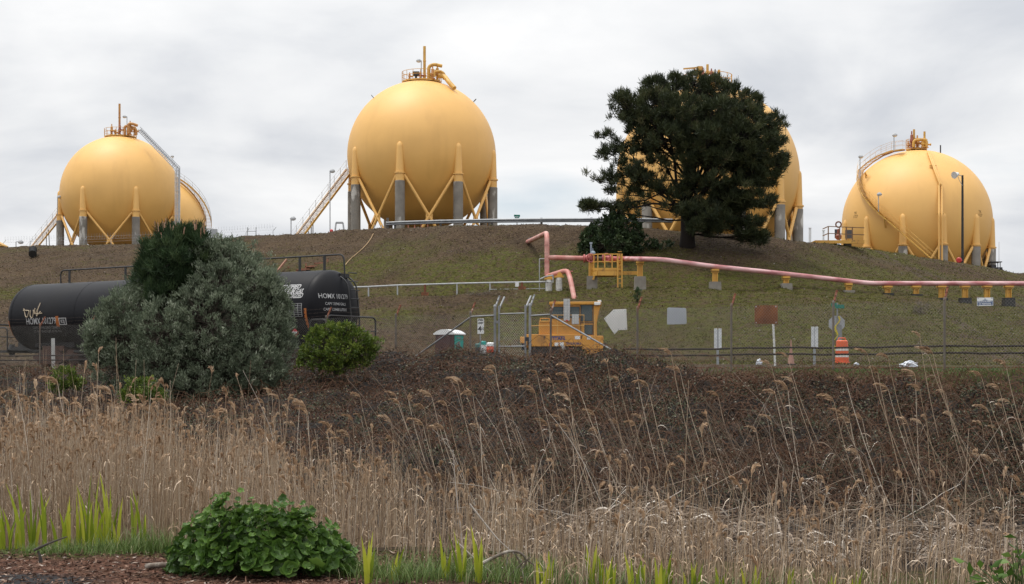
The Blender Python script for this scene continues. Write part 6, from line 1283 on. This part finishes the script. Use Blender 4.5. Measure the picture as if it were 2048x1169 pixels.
def fallen_reeds():
    g = np.random.default_rng(17); G_ = []
    # bare stalks leaning and lying over the bank
    n = 1050; px = np.where(g.uniform(size=n) < .85, g.uniform(860, 2150, n), g.uniform(480, 900, n)); Y = g.uniform(20.5, 32, n)-np.where(px < 900, 2, 0); X = (px-CX)/F*Y; a = np.stack([X, Y, ground(X, Y)+g.uniform(0, .55, n)], -1)
    l = g.uniform(.7, 2.3, n); el = np.where(g.uniform(size=n) < .68, g.uniform(.85, 1.35, n), g.uniform(-.12, .45, n)); sg = np.where(g.uniform(size=n) < .9, -1, 1); b = a+np.stack([sg*np.cos(el)*l, g.normal(0, .3, n)*l, np.sin(el)*l], -1)
    G_.append(stalks(qcurve(a, b, 6, g.uniform(.0, .18, n)*l, g, .02), np.linspace(.0058, .0028, 6)[None].repeat(n, 0), np.clip(g.normal(.45, .25, n), 0, 1)))
    # mats of bent leaves
    n = 6200; px = g.uniform(940, 2150, n); cl = g.uniform(0, 1, n); Y = 17.8+6.2*g.beta(1.6, 2.0, n)+np.interp(px, [940, 1200, 2000], [1.2, .2, .5]); X = (px-CX)/F*Y
    keep = fbm(X*1.3+20, Y*1.3, 3) > .47+.16*np.clip((Y-20.5)/3+1.6*(fbm(X*.45+7, Y*.2, 2)-.5), -.3, 1); X, Y = X[keep], Y[keep]; n = len(X); hp = .9*fbm(X*.7, Y*.7+30, 2)
    q = np.stack([X, Y, ground(X, Y)+g.uniform(.02, 1, n)*hp+.05], -1); an = np.where(g.uniform(size=n) < .6, g.normal(np.pi, .6, n), g.uniform(0, 2*np.pi, n)); ln = g.uniform(.18, .70, n); dr = np.stack([np.cos(an), np.sin(an)*.6, np.zeros(n)], -1); s = np.linspace(0, 1, 5)[None, :, None]
    lp = q[:, None]+(dr[:, None]*s*.8+A3([0, 0, 1.])*(s*g.uniform(0, 1.3, n)[:, None, None]-s*s*g.uniform(.3, 2.0, n)[:, None, None]))*ln[:, None, None]
    G_.append(strips(lp, unit(np.stack([-dr[:, 1], dr[:, 0], g.normal(0, .7, n)], -1)), np.array([.5, 1, .9, .6, .05])[None]*g.uniform(.014, .036, n)[:, None], np.clip(g.normal(.58, .27, n), 0, 1)))
    n = 420; c_ = g.integers(0, 34, n); cx = g.uniform(980, 2130, 34); cy = g.uniform(23.5, 30.5, 34); px = cx[c_]+g.normal(0, 14, n); Y = cy[c_]+g.normal(0, .25, n); X = (px-CX)/F*Y
    q = np.stack([X, Y, bramble_top(X, Y)+g.uniform(.05, .3, n)], -1); an = g.normal(np.pi, .9, n); ln = g.uniform(.2, .6, n); dr = np.stack([np.cos(an), np.sin(an)*.5, np.zeros(n)], -1); s = np.linspace(0, 1, 5)[None, :, None]
    lp = q[:, None]+(dr[:, None]*s*.7+A3([0, 0, 1.])*(s*g.uniform(0, 1.0, n)[:, None, None]-s*s*g.uniform(.5, 1.8, n)[:, None, None]))*ln[:, None, None]
    G_.append(strips(lp, unit(np.stack([-dr[:, 1], dr[:, 0], g.normal(0, .7, n)], -1)), np.array([.5, 1, .9, .6, .05])[None]*g.uniform(.014, .032, n)[:, None], np.clip(g.normal(.75, .2, n), 0, 1)))
    n = 620; px = g.uniform(1000, 2150, n); Y = g.uniform(17, 24.5, n); X = (px-CX)/F*Y; a = np.stack([X, Y, ground(X, Y)+g.uniform(.02, .6, n)], -1); l = g.uniform(.4, 1.5, n); an = g.normal(.1, .6, n); sg = np.where(g.uniform(size=n) < .5, -1, 1); b = a+np.stack([sg*np.cos(an)*l, g.normal(0, .3, n)*l, np.sin(an)*l*.6], -1)
    G_.append(stalks(qcurve(a, b, 5, g.uniform(-.03, .1, n)*l, g, .012), np.full((n, 5), .0042), np.clip(g.normal(.55, .25, n), 0, 1)))
    o = npmesh('fallen_reeds', G_, m_straw); tag(o, 'tangle of fallen broken reeds at the foot of the bramble bank', 'fallen reeds', kind='stuff')
fallen_reeds()
def blade_clump(name, label, cat, b, n, h, wd, g, mat, group, spread=.12, lean=.12):
    an = g.uniform(0, 2*np.pi, n); l = h*g.uniform(.55, 1.05, n); f = np.linspace(0, 1, 6)[None, :, None]; d = np.stack([np.cos(an), np.sin(an), np.zeros(n)], -1)*g.uniform(.2, 1, n)[:, None]
    p = A3(b)[None, None]+d[:, None]*spread*.4+d[:, None]*f**2*lean*l[:, None, None]*2+A3([0, 0, 1.])*f*l[:, None, None]; S = unit(np.stack([np.ones(n), g.normal(0, .5, n), np.zeros(n)], -1))
    o = npmesh(name, [strips(p, S, np.array([.6, .95, 1, .85, .5, .03])[None]*wd*g.uniform(.7, 1.2, n)[:, None], g.uniform(0, 1, n))], mat, org=tuple(b)); return tag(o, label, cat, group)
def iris():
    g = np.random.default_rng(19)
    for x, yt, yb in ((-4,1040,1085),(12,1020,1080),(28,1010,1080),(50,985,1080),(64,975,1085),(92,985,1085),(120,1000,1092),(138,1005,1092),(155,1000,1095),(172,958,1080),(186,960,1095),(220,962,1080),(233,1005,1108),(268,990,1085),(288,985,1090),(205,1010,1095)):
        Y = g.uniform(16.4, 17.1); b = gp(x, Y, -.02); h = max(at(x, yt-12, Y).z-b.z, .35); blade_clump('iris_clump', 'clump of yellow green sword leaves in front of the left reeds', 'iris', b, int(g.integers(3, 6)), h, .036, g, m_iris, 'green sword leaf clumps at left', .12, .13)
    for x, yt in ((735,1055),(785,1088),(890,1050),(925,1062),(958,1052),(1078,1085),(1096,1100),(1185,1082),(1205,1108),(1222,1120),(1268,1108),(1283,1125),(1318,1088),(1330,1100),(1390,1118),(1378,1130),(1440,1125),(1497,1118),(1509,1128),(1575,1132),(1705,1135),(1660,1140)):
        Y = g.uniform(12.75, 13.4); b = gp(x, Y, -.02); h = max(at(x, yt, Y).z-b.z, .3); blade_clump('iris_clump', 'clump of yellow green sword leaves low among the right reeds', 'iris', b, int(g.integers(3, 7)), h, .032, g, m_iris, 'green sword leaf clumps at right', .12, .12)
iris()
def verge_grass():
    g = np.random.default_rng(23); G_ = []
    def tuft(x, Y, n, h, w_=.006, sp=.16):
        b = A3(gp(x, Y))+np.stack([g.normal(0, sp, n), g.normal(0, sp, n), np.zeros(n)], -1); b[:, 2] = ground(b[:, 0], b[:, 1])-.01
        an = g.uniform(0, 2*np.pi, n); l = h*g.uniform(.4, 1.1, n); d = np.stack([np.cos(an), np.sin(an), np.zeros(n)], -1); f = np.linspace(0, 1, 5)[None, :, None]
        p = b[:, None]+(d[:, None]*f**1.7*g.uniform(.2, .8, n)[:, None, None]+A3([0, 0, 1.])*(f*.95-f*f*g.uniform(.0, .45, n)[:, None, None]))*l[:, None, None]
        G_.append(strips(p, unit(np.stack([-d[:, 1], d[:, 0], np.zeros(n)], -1)), np.array([.8, 1, .8, .5, .05])[None]*w_*g.uniform(.7, 1.3, n)[:, None], np.clip(g.normal(.45, .25, n), 0, 1)))
    for x in range(60, 340, 8): tuft(x+g.uniform(-8, 8), g.uniform(15.9, 16.9), 46, .18)
    for x in range(-30, 330, 26): tuft(x+g.uniform(-8, 8), g.uniform(15.6, 16.6), 24, .10)
    for x in (255, 275, 290, 300, 312, 322, 330): tuft(x, g.uniform(16.2, 16.8), 50, .42)
    for x in list(range(700, 1120, 13)): tuft(x+g.uniform(-10, 10), g.uniform(13.0, 14.3), 60, .30)
    for x in list(range(1100, 2100, 24)): tuft(x+g.uniform(-10, 10), g.uniform(12.8, 13.8), 30, .30)
    for x in (150, 175, 295, 310, 325, 730, 745): tuft(x, 16.2 if x < 500 else 13.8, 60, .30)
    n = 5200; px = 1400+770*g.uniform(0, 1, n)**.7; u = (px-CX)/F; Y = fence_y(u)+g.uniform(-2.6, 2.5, n); b = np.stack([u*Y, Y, ground(u*Y, Y)], -1); D = np.stack([g.normal(0, .5, n), g.normal(0, .4, n), np.ones(n)], -1)
    G_.append(leaves(b, D, g.uniform(.05, .14, n), .02, np.clip(g.normal(.4, .25, n), 0, 1), g))
    o = npmesh('grass', G_, m_grass); tag(o, 'green grass tufts on the verge and along the fence', 'grass', kind='stuff')
verge_grass()
def hill_cover():
    g = np.random.default_rng(29); n = 150000; px = g.uniform(-120, 2160, n); u = (px-CX)/F; Y = g.uniform(62, 152, n); X = u*Y; cy = np.interp(px, TX, T_['cy']); k = Y < cy+6; X, Y, px = X[k], Y[k], px[k]; z = ground(X, Y); py = HY-(z-EZ)/Y*F
    gw = green_w(px, py); pn = fbm(X*.5, Y*.5, 3); isg = g.uniform(size=len(X)) < np.clip(gw*1.25+(pn-.5)*1.2-.04, .04, .9); n = len(X)
    m_ = isg & (g.uniform(size=n) < .85); P = np.stack([X, Y, z-.02], -1)[m_]; q = len(P); D = np.stack([g.normal(0, .7, q), g.normal(0, .6, q), np.full(q, .7)], -1)
    P3 = np.repeat(P, 3, 0)+g.normal(size=(q*3, 3))*A3([.08, .08, 0]); D3 = np.repeat(D, 3, 0)+g.normal(size=(q*3, 3))*.5; D3[:, 2] = np.abs(D3[:, 2])
    o = npmesh('slope_grass', [leaves(P3, D3, g.uniform(.06, .17, q*3), g.uniform(.03, .06, q*3), np.repeat(np.clip(g.normal(.35, .25, q), 0, 1), 3), g)], Mt('slope_grass_blade', [(0, (.052, .056, .010)), (.5, (.118, .114, .022)), (1, (.21, .185, .05))], .7, .2)); tag(o, 'patchy short grass on the hillside', 'grass', kind='stuff')
    m2 = (~isg) & (g.uniform(size=n) < .50); P = np.stack([X, Y, z-.02], -1)[m2]; q = len(P); D = np.stack([g.normal(0, 1, q), g.normal(0, .8, q), np.abs(g.normal(0, .5, q))], -1)
    o = npmesh('slope_weeds', [leaves(P, D, g.uniform(.07, .24, q), g.uniform(.03, .08, q), g.uniform(0, 1, q)**1.4, g)], Mt('dry_weed', [(0, (.034, .023, .014)), (.5, (.075, .050, .031)), (.9, (.155, .11, .075)), (1, (.24, .20, .16))], .9)); tag(o, 'dry brown weeds and clods scattered over the hillside', 'weeds', kind='stuff')
    m3 = g.uniform(size=n) < .014; P = np.stack([X, Y, z], -1)[m3]; q = len(P); r = g.uniform(.025, .075, q)[:, None, None]; oc = A3([[1,0,0],[0,1,0],[-1,0,0],[0,-1,0],[0,0,.8],[0,0,-.5]])[None]*r*g.uniform(.6, 1.3, (q, 6, 3)); kk = np.arange(q)[:, None]*6
    o = npmesh('pebbles', [(P[:, None]+oc, np.concatenate([kk+A3([f]) for f in ((0,1,4),(1,2,4),(2,3,4),(3,0,4),(1,0,5),(2,1,5),(3,2,5),(0,3,5))]), np.repeat(g.uniform(0, 1, q), 6))], Mt('pebble', [(0, (.10, .085, .07)), (1, (.30, .27, .23))], .9)); tag(o, 'pale pebbles scattered over the hillside', 'pebbles', kind='stuff')
    n = 9000; px = g.uniform(-80, 1050, n); Y = g.uniform(11.5, 16.4, n); X = (px-CX)/F*Y; P = np.stack([X, Y, ground(X, Y)+.01], -1); D = g.normal(size=(n, 3))*A3([1, 1, .18])
    o = npmesh('bark_chips', [leaves(P, D, g.uniform(.02, .09, n), g.uniform(.008, .022, n), g.uniform(0, 1, n)**1.3, g)], Mt('bark_chip', [(0, (.035, .020, .015)), (.6, (.16, .085, .055)), (.92, (.28, .18, .13)), (1, (.50, .44, .38))], .9)); tag(o, 'reddish bark chips and litter on the near verge', 'bark chips', kind='stuff')
hill_cover()

# --- mallow and other near plants
m_mal = Mt('mallow_leaf', [(0, (.028, .062, .012)), (.5, (.066, .135, .022)), (.85, (.125, .215, .038)), (1, (.21, .29, .10))], .45, .28, .28)
def round_leaves(P, Nrm, rad, tint, g, cup=.35):
    """scalloped round leaves, cupped round the stalk"""
    n = len(P); K = 16; an = np.linspace(0, 2*np.pi, K, endpoint=False); Nn = unit(Nrm); ref = g.normal(size=(n, 3)); a = unit(np.cross(Nn, ref)); b = np.cross(Nn, a)
    notch = np.where(np.abs(an-np.pi) < .25, .45, 1.); ph = g.uniform(0, 6.28, n)
    rings = []
    for fr, hh in ((.38, -.06), (.75, .10), (1., cup)):
        r = rad[:, None]*fr*(1+.10*np.cos(an*5+ph[:, None])*fr)*np.where(fr > .5, notch, 1)[None]; z = rad[:, None]*(hh+.10*fr*np.cos(an*5+ph[:, None]+.6)+.10*fr*np.cos(an*2+ph[:, None]*2.))
        rings.append(P[:, None]+a[:, None]*(np.cos(an)*r)[..., None]+b[:, None]*(np.sin(an)*r)[..., None]+Nn[:, None]*z[..., None])
    Vt = np.concatenate([P[:, None]]+rings, 1); st = 1+3*K; k = np.arange(n)[:, None]*st; tr = A3([[0, 1+i, 1+(i+1) % K] for i in range(K)]); qd = A3([[1+r*K+i, 1+(r+1)*K+i, 1+(r+1)*K+(i+1) % K, 1+r*K+(i+1) % K] for r in range(2) for i in range(K)])
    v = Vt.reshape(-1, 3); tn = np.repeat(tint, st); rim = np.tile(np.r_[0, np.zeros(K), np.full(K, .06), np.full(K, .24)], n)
    return [(v, (k[:, :, None]+tr[None]).reshape(-1, 3), np.clip(tn+rim, 0, 1)), (v, (k[:, :, None]+qd[None]).reshape(-1, 4), np.clip(tn+rim, 0, 1))]
def mallow():
    g = np.random.default_rng(41); Y0 = 13.8; b = gp(522, Y0); t = thing('mallow_bush', b, 'round leaved bright green mallow bush on the verge at the front', 'plant'); s = F/Y0
    top = lambda x: np.interp(x, [326, 345, 380, 440, 500, 560, 600, 650, 690, 716], [1125, 1078, 1042, 1012, 1003, 1012, 1030, 1048, 1074, 1092])
    n = 700; x = 522+g.uniform(-1, 1, n)*g.uniform(.5, 1, n)*196; x = np.clip(x, 330, 714); tp = top(x)+np.sin(x*.11)*6+np.sin(x*.037+1)*9+g.normal(0, 5, n); y = tp+(1148-tp)*g.beta(1.0, 1.25, n); dy = g.uniform(-1, 1, n); f = np.clip((y-tp)/(1150-tp), 0, 1)
    up_ = g.uniform(size=n) < .05; y = np.where(up_, tp-g.uniform(2, 12, n), y)
    dep = -np.sqrt(np.clip(1-((x-522)/200)**2, 0, 1))*(.30+.42*np.clip(f, 0, 1))+np.abs(g.normal(0, .30, n))*np.where(g.uniform(size=n) < .5, 1.1, .15)
    P = pxa(x, y, Y0+dep*1.0); P[:, 2] = np.maximum(P[:, 2], ground(P[:, 0], P[:, 1])+.04)
    Nn = np.stack([(x-522)/200*.7+g.normal(0, .40, n), np.full(n, -.55)*(.25+f)+g.normal(0, .38, n), .85-.35*f+g.normal(0, .22, n)], -1)
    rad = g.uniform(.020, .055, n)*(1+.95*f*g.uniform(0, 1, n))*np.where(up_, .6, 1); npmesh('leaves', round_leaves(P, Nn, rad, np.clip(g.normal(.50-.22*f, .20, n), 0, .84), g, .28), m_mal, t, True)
    m = 190; k = g.choice(n, m, False); a = np.repeat(A3(b)[None], m, 0)+np.stack([g.normal(0, .28, m)+(P[k, 0]-b.x)*.55, g.normal(0, .12, m), np.zeros(m)], -1); npmesh('stems', [stalks(qcurve(a, P[k], 6, .05, g, .01), np.linspace(.007, .003, 6)[None].repeat(m, 0), g.uniform(0, 1, m), 5)], M('mallow_stem', (.05, .09, .025), (.10, .13, .05), tint=True, rough=.6), t, True)
    n2 = 2600; x = g.uniform(338, 706, n2); tp = top(x)+14; y = tp+(1150-tp)*g.uniform(0, 1, n2); Pi = pxa(x, y, Y0+.25+g.normal(0, .15, n2)); Pi[:, 2] = np.maximum(Pi[:, 2], ground(Pi[:, 0], Pi[:, 1])+.02)
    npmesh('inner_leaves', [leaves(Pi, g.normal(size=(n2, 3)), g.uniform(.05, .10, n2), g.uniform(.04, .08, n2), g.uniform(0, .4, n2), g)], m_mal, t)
mallow()
def corner_plant():
    g = np.random.default_rng(43); Y0 = 12.4; b = gp(2046, Y0); t = thing('leafy_plant', b, 'glossy green leafy plant cut by the lower right corner', 'plant')
    c6 = lambda x, y: (1480+x/2.39, 680+y/2.39); pts = [c6(*p) for p in ((1300,1100),(1330,1000),(1340,1050),(1150,1095),(1100,1130),(1195,1090),(1240,1145),(1285,1130),(1330,1130),(1345,1090),(1160,1140),(1080,1150),(1210,1160),(1290,1065),(1350,1020))]
    P = A3([list(at(x, y, Y0+g.uniform(-.15, .15))) for x, y in pts]); P = np.concatenate([P, P+g.normal(size=P.shape)*.06]); n = len(P); D = np.stack([g.normal(-.2, .8, n), g.normal(-.3, .4, n), g.uniform(0, .9, n)], -1)
    npmesh('leaves', [leaves(P, D, g.uniform(.10, .16, n), g.uniform(.055, .08, n), g.uniform(.3, .9, n), g, .12)], m_mal, t, True)
    a = np.repeat(A3(b)[None], n, 0)+g.normal(size=(n, 3))*A3([.05, .05, 0]); npmesh('stems', [stalks(qcurve(a, P, 5, .04, g, .01), np.full((n, 5), .004), g.uniform(0, 1, n), 4)], MATS['mallow_stem'], t)
corner_plant()
m_stick = M('dead_wood', (.10, .075, .055), (.17, .14, .115), scale=9, rough=.9, stain=(.42, .38, .33), sscale=(8, 8, 8), slo=.5, shi=.62); m_pale = M('pale_stick', (.36, .30, .25), (.46, .41, .36), scale=8, rough=.8); m_char = M('charred_stick', (.03, .025, .022), (.07, .06, .05), scale=9, rough=.9)
def stick(t, name, pts, Y, r, mat):
    P_ = [at(x, y, Y+d) if len(q) == 3 else at(x, y, Y) for q in pts for x, y, d in [(*q, 0)[:3]]]; m = MB(); m.tube(arc_path(P_, .08, 3), list(np.linspace(r, r*.45, len(arc_path(P_, .08, 3)))), 7); return m.build(name, mat, t, True)
t = thing('dead_branch', gp(995, 13.6), 'bent dead branch with pale bark arching over the front grass', 'branch')
stick(t, 'main_limb', [(940,1152),(953,1133),(994,1112),(1021,1101),(1045,1107),(1054,1122),(1046,1136)], 13.6, .018, m_stick)
for q, r in (([(1013,1140),(1015,1110),(1018,1092)], .009), ([(1020,1152),(1040,1130),(1062,1114)], .010), ([(1050,1118),(1075,1135),(1105,1169)], .008), ([(1028,1104),(1042,1128),(1048,1160)], .009)): stick(t, 'side_twig', q, 13.6, r, m_stick)
t = thing('pale_stick', gp(1040, 14.2), 'long thin pale stick slanting through the reeds above the dead branch', 'stick'); stick(t, 'shaft', [(939,1008),(994,1078),(1044,1122)], 14.2, .009, m_pale)
t = thing('pale_stick', gp(985, 13.9), 'short thin pale stick low in the reeds left of the dead branch', 'stick'); stick(t, 'shaft', [(911,1082),(956,1124),(990,1150)], 13.9, .008, m_pale)
t = thing('pale_stick', gp(925, 15), 'crooked pale stem standing upright among the middle reeds', 'stick'); stick(t, 'shaft', [(925,1110),(922,1060),(915,1010),(910,960),(906,900)], 15., .009, m_pale)
t = thing('charred_stick', gp(85, 14.6), 'curved charred stick poking from the ground at lower left', 'stick'); stick(t, 'shaft', [(68,1101),(100,1086),(134,1074)], 14.6, .014, m_char); stick(t, 'stump', [(82,1126),(80,1112),(76,1102)], 14.6, .02, m_char)
t = thing('log', gp(310, 14.3), 'short weathered log lying at the left foot of the mallow bush', 'log'); q = gp(330, 14.3); m = MB(); m.tube([gp(292, 14.4, .03), gp(330, 14.35, .045), gp(372, 14.3, .05)], [.026, .026, .022], 10); m.build('trunk_piece', m_stick, t, True)
